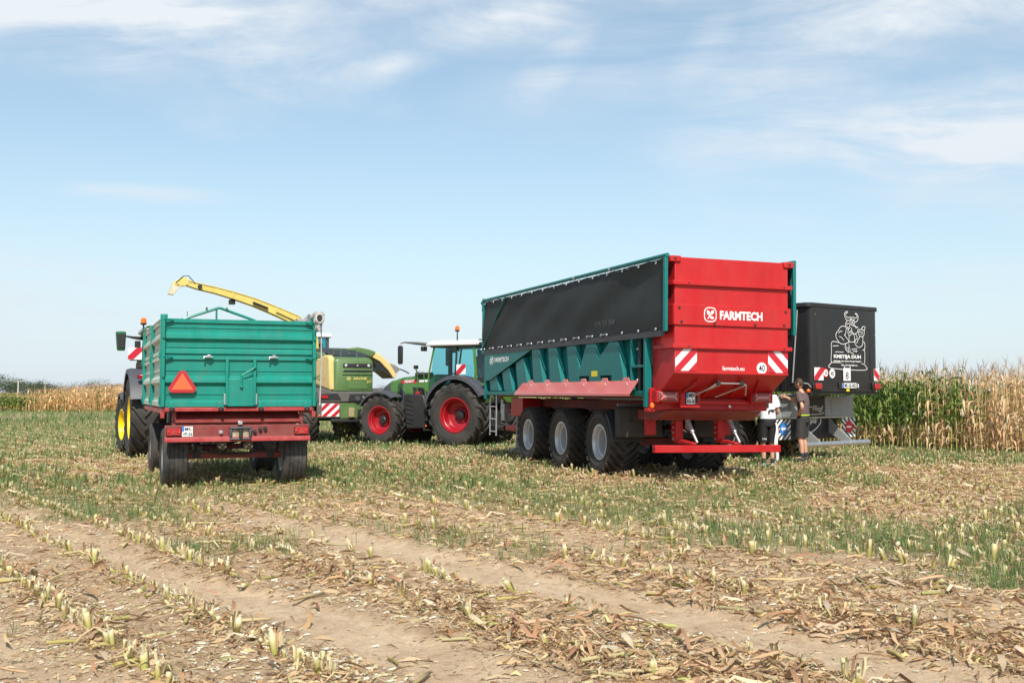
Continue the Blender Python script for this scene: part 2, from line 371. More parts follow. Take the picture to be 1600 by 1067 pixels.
def plate(parent, org, w, h, lines, fr=REAR):
    p = decal([[(0, 0), (w, 0), (w, h), (0, h)]], 'licence_plate', WTXT, parent, org, fr, .008)
    ux, uy, uz = [Vector(a) for a in fr]; o = Vector(org)+uz*.0085
    decal([[(0, h*.5 if len(lines) > 1 else 0), (w*.2 if len(lines) > 1 else w*.1, h*.5 if len(lines) > 1 else 0), (w*.2 if len(lines) > 1 else w*.1, h), (0, h)]], 'blue_band', BLUE, p, o, fr, .002)
    n = len(lines)
    for i, t in enumerate(lines):
        x0 = w*(.26 if n > 1 and i == 0 else .06 if n > 1 else .14)
        text(t, 't', DTXT, p, w*.95-x0, h/n*.72, o+ux*x0+uy*(h*(n-1-i)/n+h/n*.14), *fr, bold=.02)
    return p
# ------------------------------------------------------------------ terrain
ROWA = RAD(35); RN = np.array([math.cos(ROWA), math.sin(ROWA)]); RT = np.array([-math.sin(ROWA), math.cos(ROWA)])
_lat = rng.random((256, 256))
def vnoise(x, y, sc):
    x = np.asarray(x, float)/sc; y = np.asarray(y, float)/sc
    xi = np.floor(x).astype(int); yi = np.floor(y).astype(int); fx = x-xi; fy = y-yi
    fx = fx*fx*(3-2*fx); fy = fy*fy*(3-2*fy)
    g = lambda a, b: _lat[a % 256, b % 256]
    return (g(xi, yi)*(1-fx)+g(xi+1, yi)*fx)*(1-fy) + (g(xi, yi+1)*(1-fx)+g(xi+1, yi+1)*fx)*fy
def fbm(x, y, sc, o=4):
    t = 0; a = 1; n = 0
    for k in range(o): t = t+a*vnoise(x+17.3*k, y-9.1*k, sc/2**k); n += a; a *= .55
    return t/n
def sst(x, a, b):
    t = np.clip((np.asarray(x, float)-a)/(b-a), 0, 1); return t*t*(3-2*t)
def st_of(x, y): return RN[0]*x+RN[1]*y, RT[0]*x+RT[1]*y
def tracks(x, y):
    """1 on the bare wheel tracks that run along the rows."""
    s, t = st_of(x, y); w = .10*(fbm(x, y, 1.1)-.5)*2
    c1 = 5.28+.10*np.sin(t*.22)+.25*sst(-t, -6, 0)*0; c2 = 3.36-.42*sst(t, 6.5, 10)
    m1 = (1-sst(np.abs(s-c1+w), .26, .46))*(1-.85*sst(t, 10.5, 14)); k2 = 1-.42*sst(t, 7, 10); m2 = (1-sst(np.abs(s-c2+w), .20*k2, .38*k2))*(1-.35*sst(t, 8, 11))
    c3 = 1.05+.08*np.sin(t*.3); m3 = (1-sst(np.abs(s-c3+w), .3, .6))*.8
    c4 = 7.15+.1*np.sin(t*.25); m4 = (1-sst(np.abs(s-c4+w), .2, .5))*.45*sst(fbm(x, y, 2.5), .4, .6)
    return np.maximum(np.maximum(m1, m2), np.maximum(m3, m4))*(1-sst(y, 17, 24))
def gz(x, y):
    x = np.asarray(x, float); y = np.asarray(y, float); s, t = st_of(x, y)
    z = -.12*sst(y, 22, 31)
    near = 1-sst(np.hypot(x, y), 30, 45)
    row = np.cos((s-2.65)/.75*2*PI)
    tr = tracks(x, y)
    z = z + near*(.016*row*(1-tr) - .045*tr + .05*(fbm(x, y, 1.6, 3)-.5) + .030*(fbm(x+50, y, .35, 2)-.5)*(1-.6*tr) - .01)
    z = z + .010*np.sin(t*2*PI/.16)*tr*near*.35
    return z
def green(x, y):
    s, t = st_of(x, y); n = fbm(x+31, y+7, 2.6); n2 = fbm(x-11, y+3, 6.5)
    strip = sst(s, 7.7, 8.6)*(1-sst(s, 10.6, 12.0))*sst(n, .28, .46)
    right = sst(s, 10.5, 12)*sst(n, .43, .58)*.9
    left = sst(n, .40, .54)*sst(y, 14, 19)*.95*(1-sst(s, 7.8, 8.6))
    far = sst(y, 23, 32)*sst(n2, .30, .50)
    loc = sst(n, .50, .60)*(1-sst(np.abs(s-4.0), .5, 1.1))*sst(t, 12, 14)
    few = sst(n, .60, .70)*.6
    return np.clip(np.maximum.reduce([strip, right, left, far, loc, few])*(1-.95*tracks(x, y)), 0, 1)

def ground():
    r = np.concatenate([np.geomspace(1.2, 60, 330), np.geomspace(62, 3500, 40)])
    a = np.concatenate([np.linspace(-40, 40, 330), np.linspace(44, 316, 60)])
    a = np.radians(90-a); na, nr = len(a), len(r)
    A, R = np.meshgrid(a, r); X = R*np.cos(A); Y = R*np.sin(A)
    Z = gz(X, Y); V = np.stack([X, Y, Z], -1).reshape(-1, 3)
    i = np.arange(nr-1)[:, None]*na; j = np.arange(na)[None, :]; j2 = (j+1) % na
    F = np.stack([i+j2, i+j, i+na+j, i+na+j2], -1).reshape(-1, 4)
    V = np.vstack([V, [[0, 0, 0]]]); 
    M = np.stack([tracks(X, Y), green(X, Y), fbm(X, Y, .9)], -1).reshape(-1, 3); M = np.vstack([M, [[0, 0, .5]]])
    m = bpy.data.materials.new('field_soil'); m.use_nodes = True; T = m.node_tree; N = T.nodes; L = T.links.new; b = N['Principled BSDF']
    b.inputs['Roughness'].default_value = .95; b.inputs['Specular IOR Level'].default_value = .15
    at = node(T, 'ShaderNodeAttribute', attribute_name='tint'); sp = node(T, 'ShaderNodeSeparateColor'); L(at.outputs['Color'], sp.inputs[0])
    tc = node(T, 'ShaderNodeTexCoord')
    def noise(sc, det=6, ro=.6):
        n = node(T, 'ShaderNodeTexNoise', inp={'Scale': sc, 'Detail': det, 'Roughness': ro}); L(tc.outputs['Object'], n.inputs['Vector']); return n.outputs[0]
    def ramp(x, st):
        n = node(T, 'ShaderNodeValToRGB'); L(x, n.inputs[0]); e = n.color_ramp.elements
        while len(e) < len(st): e.new(.5)
        for q, (p, c) in zip(e, st): q.position = p; q.color = tuple(c)+(1,)
        return n.outputs[0]
    def mix(f, A_, B_, bt='MIX'):
        n = node(T, 'ShaderNodeMix', data_type='RGBA', blend_type=bt)
        for i, x in ((0, f), (6, A_), (7, B_)):
            if isinstance(x, (int, float)): n.inputs[i].default_value = x
            elif isinstance(x, tuple): n.inputs[i].default_value = x+(1,)
            else: L(x, n.inputs[i])
        return n.outputs[2]
    soil = ramp(noise(3.2, 9, .68), [(.28, (.33, .215, .128)), (.5, (.52, .370, .232)), (.72, (.65, .495, .335))])
    bare = ramp(noise(1.7, 8, .6), [(.3, (.54, .385, .245)), (.7, (.68, .52, .35))])
    c = mix(sp.outputs[0], soil, bare)
    # crumbs of chaff and straw too small to build
    vo = node(T, 'ShaderNodeTexVoronoi', inp={'Scale': 38.0}); L(tc.outputs['Object'], vo.inputs['Vector'])
    ch = node(T, 'ShaderNodeMapRange'); L(vo.outputs['Distance'], ch.inputs[0]); ch.inputs[1].default_value = .30; ch.inputs[2].default_value = .18
    pick = node(T, 'ShaderNodeMapRange'); L(noise(5, 3), pick.inputs[0]); pick.inputs[1].default_value = .45; pick.inputs[2].default_value = .62
    chf = node(T, 'ShaderNodeMath', operation='MULTIPLY'); L(ch.outputs[0], chf.inputs[0]); L(pick.outputs[0], chf.inputs[1])
    chv = ramp(vo.outputs['Color'], [(.2, (.34, .20, .10)), (.55, (.56, .44, .28)), (.9, (.66, .60, .46))])
    inv = node(T, 'ShaderNodeMath', operation='MULTIPLY_ADD', inp={1: -.75, 2: .8}); L(sp.outputs[0], inv.inputs[0])
    cf = node(T, 'ShaderNodeMath', operation='MULTIPLY'); L(chf.outputs[0], cf.inputs[0]); L(inv.outputs[0], cf.inputs[1])
    c = mix(cf.outputs[0], c, chv)
    fine = ramp(noise(55, 5, .75), [(.30, (.55, .52, .49)), (.5, (1, 1, 1)), (.70, (1.28, 1.26, 1.22))]); ff = node(T, 'ShaderNodeMath', operation='MULTIPLY_ADD', inp={1: -.45, 2: .85}); L(sp.outputs[0], ff.inputs[0])
    c = mix(ff.outputs[0], c, fine, 'MULTIPLY')
    mot = ramp(noise(11, 5, .65), [(.34, (.72, .68, .64)), (.55, (1, 1, 1)), (.75, (1.12, 1.12, 1.1))]); c = mix(.7, c, mot, 'MULTIPLY')
    gr = ramp(noise(2.4, 6), [(.3, (.20, .185, .078)), (.55, (.27, .24, .112)), (.75, (.37, .30, .15))])
    gm = node(T, 'ShaderNodeMath', operation='MULTIPLY'); L(sp.outputs[1], gm.inputs[0]); gm.inputs[1].default_value = .72
    c = mix(gm.outputs[0], c, gr)
    L(c, b.inputs['Base Color'])
    n1 = noise(42, 6, .75); n2 = noise(9, 5)
    ad = node(T, 'ShaderNodeMath', operation='ADD'); L(n1, ad.inputs[0]); L(n2, ad.inputs[1])
    bp = node(T, 'ShaderNodeBump', inp={'Strength': .85, 'Distance': .025}); L(ad.outputs[0], bp.inputs['Height']); L(bp.outputs[0], b.inputs['Normal'])
    MATS['field_soil'] = m
    k = len(V)-1
    me = np_mesh('ground', V, F, m, M)
    bm = bmesh.new(); bm.from_mesh(me); bm.verts.ensure_lookup_table()
    lay = bm.verts.layers.float_color.get('tint')
    for q in range(na): 
        bm.faces.new((bm.verts[k], bm.verts[(q+1) % na], bm.verts[q]))
    bmesh.ops.recalc_face_normals(bm, faces=bm.faces)
    bm.faces.ensure_lookup_table()
    if bm.faces[0].normal.z < 0: bmesh.ops.reverse_faces(bm, faces=bm.faces)
    bm.to_mesh(me); bm.free(); me.shade_smooth()
    o = bpy.data.objects.new('ground', me); COL.objects.link(o); tag(o, kind='structure')
ground()

# ------------------------------------------------------------------ many small pieces from a few templates
def scatter(temps, P, which, rz, sc, tilt=None, tiltdir=None, col=None):
    """temps: list of (V, F, T) with T a 0..1 mix or rgb tint; returns V, F, tint of every copy."""
    Vs, Fs, Ts = [], [], []; off = 0
    for k, (v, f, t) in enumerate(temps):
        I = np.nonzero(which == k)[0]
        if not len(I): continue
        n = len(I); q = np.repeat(v[None], n, 0)*sc[I][:, None, None] if np.ndim(sc) == 1 else np.repeat(v[None], n, 0)*sc[I][:, None, :]
        if tilt is not None:
            a = tilt[I][:, None]; y = q[..., 1]*np.cos(a)-q[..., 2]*np.sin(a); z = q[..., 1]*np.sin(a)+q[..., 2]*np.cos(a); q = np.stack([q[..., 0], y, z], -1)
        c, s = np.cos(rz[I])[:, None], np.sin(rz[I])[:, None]
        q = np.stack([q[..., 0]*c-q[..., 1]*s, q[..., 0]*s+q[..., 1]*c, q[..., 2]], -1) + P[I][:, None, :]
        Vs.append(q.reshape(-1, 3)); Fs.append((f[None]+(np.arange(n)*len(v))[:, None, None]).reshape(-1, f.shape[1])+off); off += n*len(v)
        tt = np.repeat(t[None], n, 0)
        if col is not None: tt = tt*col[I][:, None, :]
        Ts.append(tt.reshape(-1, 3))
    return np.vstack(Vs), np.vstack(Fs), np.vstack(Ts)
def strip(pts, wid, nrm=(0, 0, 1), fold=.25, twist=0.):
    """Leaf strip along pts with widths wid, folded at the midrib: 3 verts across."""
    pts = np.array(pts, float); n = len(pts); V = []
    for i in range(n):
        d = pts[min(i+1, n-1)]-pts[max(i-1, 0)]; d /= np.linalg.norm(d)+1e-9
        a = np.cross(d, nrm); a /= np.linalg.norm(a)+1e-9; u = np.cross(a, d)
        w = wid[i]/2; th = twist*i/n; e = a*math.cos(th)+u*math.sin(th); g = -a*math.sin(th)+u*math.cos(th)
        V += [pts[i]-e*w+g*w*fold, pts[i], pts[i]+e*w+g*w*fold]
    F = []
    for i in range(n-1):
        for j in (0, 1): F.append((i*3+j, i*3+j+1, i*3+3+j+1, i*3+3+j))
    return np.array(V), np.array(F)
def tubev(pts, r, n=6):
    pts = np.array(pts, float); m = len(pts); V = []
    for i in range(m):
        d = pts[min(i+1, m-1)]-pts[max(i-1, 0)]; d /= np.linalg.norm(d)+1e-9
        a = np.cross(d, (1, 0, 0) if abs(d[0]) < .9 else (0, 1, 0)); a /= np.linalg.norm(a); b = np.cross(d, a)
        for k in range(n): V.append(pts[i]+(a*math.cos(2*PI*k/n)+b*math.sin(2*PI*k/n))*r[i])
    F = [(i*n+k, i*n+(k+1) % n, (i+1)*n+(k+1) % n, (i+1)*n+k) for i in range(m-1) for k in range(n)]
    c = len(V); V.append(pts[-1]); F += [((m-1)*n+k, (m-1)*n+(k+1) % n, c, c) for k in range(0, n)]
    return np.array(V), np.array(F)
def join(parts):
    V, F, T = [], [], []; o = 0
    for v, f, t in parts:
        V.append(v); F.append(np.asarray(f)+o); o += len(v); t = np.asarray(t, float); T.append(np.broadcast_to(t, (len(v), 3)))
    return np.vstack(V), np.vstack(F), np.vstack(T)
def U(a, b, n=None): return rng.uniform(a, b, n)

# ---- corn stubble
def stub_template(k):
    R = np.random.default_rng(100+k); u = R.uniform
    h = u(.065, .115); r = u(.012, .018); ln = u(-.25, .25, 2)
    n = 7; zs = np.array([0, h*.35, h*.7, h]); pts = [(ln[0]*z, ln[1]*z, z-.02) for z in zs]
    V, F = tubev(pts, [r*1.15, r, r*1.05, r*1.1], n); V = V.copy()
    V[n*3:n*4, 2] += u(-.008, .008, n)+np.cos(np.arange(n)*2*PI/n+u(0, 6))*.006                      # torn cut
    low = np.array([.36, .34, .08])*u(.8, 1.2); up = np.array([.70, .60, .30])*u(.85, 1.15); top = np.array([.72, .66, .46])
    T = np.zeros((len(V), 3)); T[:n] = low*.7; T[n:2*n] = low; T[2*n:3*n] = low*.45+up*.55; T[3*n:] = up*.5+top*.5; T[-1] = (.70, .66, .52)
    parts = [(V, F, T)]
    for q in range(R.integers(2, 5)):                      # sheath strips peeling off
        a = u(0, 2*PI); d = np.array([math.cos(a), math.sin(a)]); l = u(.05, .12); z0 = u(0, h*.6); out = u(.015, .06)
        pp = [(d[0]*r*1.1, d[1]*r*1.1, z0-.01), (d[0]*(r+out*.3), d[1]*(r+out*.3), z0+l*.6), (d[0]*(r+out), d[1]*(r+out), z0+l*.8), (d[0]*(r+out*1.7), d[1]*(r+out*1.7), z0+l*u(.3, .9))]
        v, f = strip(pp, [.017, .018, .013, .004], nrm=(d[0], d[1], .2), twist=u(-.6, .6)); c = np.array([.66, .54, .32])*u(.75, 1.15) if u() < .7 else np.array([.46, .27, .14])
        parts.append((v, f, c))
    for q in range(R.integers(0, 3)):                      # torn fibres at the cut
        a = u(0, 2*PI); b = np.array([math.cos(a), math.sin(a)])*r*.9
        v, f = strip([(ln[0]*h+b[0], ln[1]*h+b[1], h-.03), (ln[0]*h+b[0]*1.6, ln[1]*h+b[1]*1.6, h+u(.0, .012)), (ln[0]*h+b[0]*2.2, ln[1]*h+b[1]*2.2, h+u(.0, .018))], [.013, .010, .004], nrm=(b[0], b[1], .001))
        parts.append((v, f, np.array([.74, .68, .48])*u(.9, 1.1)))
    return join(parts)
STUBS = [stub_template(k) for k in range(12)]
def far_stub(k):
    v, f, t = stub_template(k); return v[:29+12], f[(f < 29+12).all(1)], t[:29+12]
def tiny_stub(k):
    R = np.random.default_rng(800+k); h = R.uniform(.07, .12); a = np.linspace(0, 2*PI, 5)[:4]+R.uniform(0, 2)
    v = np.array([(.016*math.cos(q), .016*math.sin(q), z) for z in (-.02, h*.5, h) for q in a]); v[8:, 2] += R.uniform(-.012, .012, 4)
    f = np.array([(i+q, i+(q+1) % 4, i+4+(q+1) % 4, i+4+q) for i in (0, 4) for q in range(4)]+[(8, 9, 10, 11)])
    t = np.repeat(np.array([(.36, .34, .08), (.56, .48, .20), (.74, .67, .44)])*R.uniform(.85, 1.15), 4, 0); return v, f, t
def stubble():
    pts = []
    for k in range(-20, 62):
        s = 2.65-.75*20+.75*(k+20)-0
        s = 2.65+.75*k
        t = -20.
        while t < 62:
            t += U(.09, .17)
            p = RN*(s+rng.normal(0, .022))+RT*t
            if p[1] < 4.6 or p[1] > 60 or abs(p[0]) > p[1]*.62+2.5: continue
            pts.append(p)
    P = np.array(pts); x, y = P[:, 0], P[:, 1]; s, t = st_of(x, y)
    tr = tracks(x, y); cl = fbm(x+5, y-40, 1.5)
    far_thin = 1-.5*sst(y, 30, 50); near_tr = np.maximum(tracks(x+.18, y+.1), tracks(x-.18, y-.1))
    keep = (tr < .3) & (U(0, 1, len(P)) < np.where(near_tr > .4, .60, .93)*sst(cl, .20, .36)*far_thin) & (s < 27.6)
    keep &= ~((s > 3.6) & (s < 4.9) & (y < 13) & (U(0, 1, len(P)) < .70)) & ~((s > 5.7) & (s < 8.0) & (y < 16) & (U(0, 1, len(P)) < .55))
    P = P[keep]; x, y = P[:, 0], P[:, 1]; n = len(P)
    z = gz(x, y); rz = U(0, 2*PI, n); sc = U(.75, 1.25, n)*np.where(U(0, 1, n) < .1, 1.35, 1); wh = rng.integers(0, 12, n)
    s, t = st_of(x, y); tl = np.where(U(0, 1, n) < .20, U(.4, 1.3, n), rng.normal(0, .22, n))
    vis = (np.abs(x)/y < .47) & (y > 5.6)
    order = np.argsort(np.where(vis, y, 1e9)); near = order[:300]; rest = order[300:]
    mes = []
    for v, f, c in STUBS:
        mes.append(np_mesh('corn_stub', v, f, MATS['dry_leaf'], c))
    for i in near:
        o = place(mes[wh[i]], 'corn_stub', None, (x[i], y[i], z[i]), (tl[i], 0, rz[i]), (sc[i],)*3)
        tag(o, 'cut yellow green corn stub standing in a stubble row near the camera', 'corn stub', 'corn stubs in the near stubble rows')
    P3 = np.stack([x, y, z], -1)[rest]
    V, F, T = scatter(STUBS+[far_stub(k) for k in range(12)]+[tiny_stub(k) for k in range(12)], P3, wh[rest]+np.where(y[rest] > 21, 24, np.where(y[rest] > 12, 12, 0)), rz[rest], sc[rest], tl[rest], col=U(.75, 1.1, (len(rest), 1))*(1-.22*sst(y[rest], 11, 18))[:, None]*np.array([[1, .97, .92]]))
    tag(place(np_mesh('corn_stubble', V, F, MATS['dry_leaf'], T), 'corn_stubble'), kind='stuff')
    return P
STUBP = stubble()

# ---- fallen leaves, husks, chaff
def leaf_template(k):
    R = np.random.default_rng(300+k); u = R.uniform
    l = u(.10, .36) if k < 10 else u(.03, .10); n = 5 if k < 10 else 3; w = u(.012, .034) if k < 10 else u(.006, .015)
    a = 0; p = np.zeros(3); pts = [p.copy()]; turn = u(-.55, .55); lift = u(-.1, .5); z = 0
    for i in range(n-1):
        a += turn*u(.4, 1.3); p = p+np.array([math.cos(a), math.sin(a), 0])*l/(n-1); p[2] = max(0, lift*l*.5*math.sin(PI*(i+1)/(n-1))+u(-.008, .03)); pts.append(p.copy())
    pts = np.array(pts)-np.mean(pts, 0)*[1, 1, 0]
    wid = [w*q for q in ([.7, 1, 1, .8, .15] if n == 5 else [.7, 1, .4])]
    v, f = strip(pts, wid, fold=u(-.5, .9), twist=u(-1.4, 1.4)); v[:, 2] += .012
    pal = [(.62, .43, .27), (.70, .54, .35), (.50, .31, .17), (.34, .19, .10), (.78, .65, .47), (.58, .37, .21), (.66, .55, .28), (.43, .26, .15)]
    c = np.array(pal[k % len(pal)])*u(.85, 1.1)
    return v, f, np.broadcast_to(c, (len(v), 3))
def stick_template(k):
    R = np.random.default_rng(500+k); u = R.uniform; l = u(.06, .28); r = u(.007, .013)
    v, f = tubev([(-l/2, 0, r), (0, u(-.01, .01), r*1.2), (l/2, 0, r)], [r, r, r*.9], 5)
    c = np.array([(.55, .50, .20), (.62, .52, .30), (.42, .26, .13), (.36, .34, .10)][k % 4])
    return v, f, np.broadcast_to(c, (len(v), 3))
LEAVES = [leaf_template(k) for k in range(18)]; STICKS = [stick_template(k) for k in range(6)]
def sample(n, y0, y1, p, marg=.60):
    """Random ground points between depths y0 and y1, density falling as depth^-p."""
    u = U(0, 1, n); y = (y0**(1-p)+u*(y1**(1-p)-y0**(1-p)))**(1/(1-p)) if p != 1 else y0*(y1/y0)**u
    return U(-1, 1, n)*(y*marg+1.5), y
def litter():
    x, y = sample(150000, 4.2, 60, 1.05); s, t = st_of(x, y)
    tr = tracks(x, y); row = .5+.5*np.cos((s-2.65)/.75*2*PI); c = sst(fbm(x, y, .8), .36, .66)
    band = np.maximum(sst(s, 3.7, 4.1)*(1-sst(s, 4.6, 4.9)), sst(s, 5.6, 5.9)*(1-sst(s, 7.6, 8.2)))
    dens = (.035+.34*c*(.06+.94*row**2)+.42*band*c*(.35+.65*row)+.34*sst(s, 9.5, 12)*(.4+.6*c)+.32*sst(y, 12, 20))*(1-.975*tr)*(1-.35*green(x, y))
    k = U(0, 1, len(x)) < dens; x, y, s = x[k], y[k], s[k]; n = len(x)
    z = gz(x, y)+U(-.006, .016, n); wh = rng.integers(0, 18, n); wh = np.where(U(0, 1, n) < .075, rng.integers(18, 24, n), wh)
    small = U(0, 1, n) < .68; wh = np.where(small & (wh < 10), rng.integers(10, 18, n), wh)
    sc = U(.7, 1.25, n)*(1+.35*sst(y, 12, 30))
    V, F, T = scatter(LEAVES+STICKS, np.stack([x, y, z], -1), wh, U(0, 2*PI, n), sc, rng.normal(0, .16, n), col=U(.66, 1.08, (n, 1))*np.array([[1, .965, .92]])*(1+rng.normal(0, .04, (n, 3))))
    tag(place(np_mesh('fallen_corn_leaves', V, F, MATS['dry_leaf'], T), 'fallen_corn_leaves'), kind='stuff')
    # shreds: the fine matted trash between the rows
    x, y = sample(170000, 4.2, 34, 1.15); s, t = st_of(x, y); row = .5+.5*np.cos((s-2.65)/.75*2*PI)
    k = U(0, 1, len(x)) < (.03+.42*sst(fbm(x+70, y, .5), .40, .62)*(.08+.92*row**2)+.35*np.maximum(sst(s, 3.7, 4.1)*(1-sst(s, 4.6, 4.9)), sst(s, 5.7, 6.0)*(1-sst(s, 7.6, 8.2)))+.40*sst(y, 11, 18)+.3*sst(s, 9, 11))*(1-.97*tracks(x, y)); x, y = x[k], y[k]; n = len(x)
    sh = []
    for q in range(8):
        R = np.random.default_rng(q+60); l = R.uniform(.02, .06); w = R.uniform(.003, .008); v = np.array([(-l, -w, 0), (0, -w*1.2, R.uniform(0, .015)), (l, -w*.4, R.uniform(-.004, .01)), (-l, w, .002), (0, w, R.uniform(.004, .02)), (l, w*.4, .004)])
        sh.append((v, np.array([(0, 1, 4, 3), (1, 2, 5, 4)]), np.broadcast_to(np.array([(.66, .48, .28), (.56, .36, .19), (.74, .60, .38), (.40, .24, .12), (.62, .45, .28), (.70, .58, .30), (.48, .31, .17), (.60, .40, .24)][q]), (6, 3))))
    V, F, T = scatter(sh, np.stack([x, y, gz(x, y)+.004], -1), rng.integers(0, 8, n), U(0, 6.28, n), U(.6, 1.5, n)*(1+.4*sst(y, 12, 30)), rng.normal(0, .3, n), col=U(.66, 1.05, (n, 1))*np.array([[1, .965, .92]]))
    tag(place(np_mesh('leaf_shreds', V, F, MATS['dry_leaf'], T), 'leaf_shreds'), kind='stuff')
    # chaff: small pale scraps
    x, y = sample(90000, 4.2, 20, 1.3); tr = tracks(x, y); k = U(0, 1, len(x)) < (.25+.75*sst(fbm(x-9, y, .6), .42, .6))*(1-.9*tr); x, y = x[k], y[k]; n = len(x)
    ch = []
    for q in range(5):
        w = .006+.004*q; v = np.array([(-w, -.003, 0), (w, -.004, .003), (w*.8, .005, .007), (-w*.8, .004, .002)]); ch.append((v, np.array([(0, 1, 2, 3)]), np.broadcast_to(np.array([(.70, .62, .46), (.55, .42, .27), (.42, .27, .15), (.76, .72, .60), (.60, .52, .30)][q]), (4, 3))))
    V, F, T = scatter(ch, np.stack([x, y, gz(x, y)+.006], -1), rng.integers(0, 5, n), U(0, 6.28, n), U(.6, 1.8, n), rng.normal(0, .35, n))
    tag(place(np_mesh('chaff', V, F, MATS['dry_leaf'], T, smooth=False), 'chaff'), kind='stuff')
    # soil crumbs
    x, y = sample(30000, 4.2, 16, 1.4); k = U(0, 1, len(x)) < (.2+.8*sst(fbm(x+3, y+80, .9), .45, .62))*(1-.85*tracks(x, y)); x, y = x[k], y[k]; n = len(x)
    cr = []
    for q in range(4):
        a = np.random.default_rng(q); v = np.array([(1, 0, 0), (0, 1, 0), (-1, 0, 0), (0, -1, 0), (0, 0, .9), (0, 0, -.6)])*a.uniform(.6, 1.2, (6, 1))*.012
        f = np.array([(0, 1, 4, 4), (1, 2, 4, 4), (2, 3, 4, 4), (3, 0, 4, 4)]); cr.append((v, f, np.broadcast_to(np.array([.36, .26, .165])*(.8+.12*q), (6, 3))))
    V, F, T = scatter(cr, np.stack([x, y, gz(x, y)+.003], -1), rng.integers(0, 4, n), U(0, 6.28, n), U(.4, 1.9, n))
    tag(place(np_mesh('soil_crumbs', V, F[:, :3], mat('soil_crumb', (.3, .2, .12), .95, tint='tint'), T, smooth=False), 'soil_crumbs'), kind='stuff')
litter()

# ---- grass
def blade_template(k, nb=None, wide=1.):
    R = np.random.default_rng(700+k); u = R.uniform; parts = []
    for q in range(nb or R.integers(4, 7)):
        a = u(0, 2*PI); l = u(.08, .24); d = np.array([math.cos(a), math.sin(a)]); o = u(-.03, .03, 2); b = u(.2, .9)
        pp = [(o[0], o[1], -.01), (o[0]+d[0]*l*b*.35, o[1]+d[1]*l*b*.35, l*.55), (o[0]+d[0]*l*b, o[1]+d[1]*l*b, l*(1-.3*b))]
        p = np.array(pp); e = np.array([-d[1], d[0], 0])*u(.0016, .0036)*wide
        v = np.array([p[0]-e, p[0]+e, p[1]-e*.9, p[1]+e*.9, p[2]]); f = np.array([(0, 1, 3, 2), (2, 3, 4, 4)])
        c = np.array([(.095, .195, .055), (.135, .23, .068), (.23, .27, .10), (.42, .36, .18)][R.choice(4, p=[.35, .3, .2, .15])])
        parts.append((v, f, c))
    return join(parts)
def grass():
    T_ = [blade_template(k) for k in range(10)]+[blade_template(k+20, 3, 2.1) for k in range(10)]
    x, y = sample(135000, 5, 96, .95); g = green(x, y); k = U(0, 1, len(x)) < g*(.34+.66*sst(fbm(x, y+21, .45), .32, .60)); x, y = x[k], y[k]; n = len(x)
    s, t = st_of(x, y)
    V, F, T = scatter(T_, np.stack([x, y, gz(x, y)], -1), rng.integers(0, 10, n)+np.where(y > 17, 10, 0), U(0, 6.28, n), U(.45, 1.0, n)*(1+.25*sst(y, 14, 30)+.9*sst(y, 36, 70)), col=U(.8, 1.2, (n, 1))*(1+rng.normal(0, .05, (n, 3))))
    tag(place(np_mesh('grass', V, F, MATS['grass_blade'], T), 'grass'), kind='stuff')
grass()

# ------------------------------------------------------------------ standing corn
def corn_leaf_geo(R, l, w, droop, up):
    """A leaf that leaves the stalk along +x, rises, arches over and hangs."""
    n = 6; p = np.zeros(3); a = up; pts = [p.copy()]
    for i in range(n-1):
        p = p+np.array([math.cos(a), R.uniform(-.08, .08), math.sin(a)])*l/(n-1); pts.append(p.copy()); a = max(a-droop*R.uniform(.6, 1.4)/(n-1), -R.uniform(1.35, 1.62))
    return strip(pts, [w*.7, w, w*1.05, w*.8, w*.5, w*.08], nrm=(0, .0001, 1) if abs(up) < 1.4 else (1, 0, 0), fold=R.uniform(.1, .6), twist=R.uniform(-1.6, 1.6))
CG = [(.125, .215, .046), (.175, .265, .062), (.10, .175, .046)]; CD = [(.80, .58, .35), (.72, .48, .27), (.86, .67, .43), (.58, .35, .20), (.76, .51, .33)]
LEAFG = []; 
for k in range(8):
    R = np.random.default_rng(900+k); LEAFG.append(('dry', corn_leaf_geo(R, R.uniform(.40, .68), R.uniform(.040, .075), R.uniform(3.0, 5.5), R.uniform(.2, 1.1))))
for k in range(6):
    R = np.random.default_rng(950+k); LEAFG.append(('green', corn_leaf_geo(R, R.uniform(.6, .9), R.uniform(.085, .120), R.uniform(2.0, 3.6), R.uniform(.7, 1.2))))
def rotz(v, a): c, s = math.cos(a), math.sin(a); return np.stack([v[:, 0]*c-v[:, 1]*s, v[:, 0]*s+v[:, 1]*c, v[:, 2]], -1)
def stalk_geo(R, H, dry):
    b = R.uniform(-.10, .10, 2); pts = [(b[0]*max(z/H, 0)**1.6, b[1]*max(z/H, 0)**1.6, z) for z in np.linspace(-.03, H, 6)]
    v, f = tubev(pts, [.015, .0145, .013, .011, .008, .004], 6); t = np.array((.56, .42, .18) if dry else (.36, .36, .10))*R.uniform(.85, 1.15)
    parts = [(v, f, t)]; top = np.array(pts[-1])
    for q in range(R.integers(3, 6)):                      # tassel
        a = R.uniform(0, 6.28); l = R.uniform(.16, .32); s = R.uniform(.12, .5)
        e = np.array([math.cos(a)*s, math.sin(a)*s, 1])*l
        v, f = strip([top-[0, 0, .04], top+e*.5, top+e*[1.3, 1.3, .95]], [.009, .011, .004], nrm=(e[0], e[1], .01)); parts.append((v, f, np.array((.42, .30, .20))*R.uniform(.7, 1.2)))
    return join(parts), pts
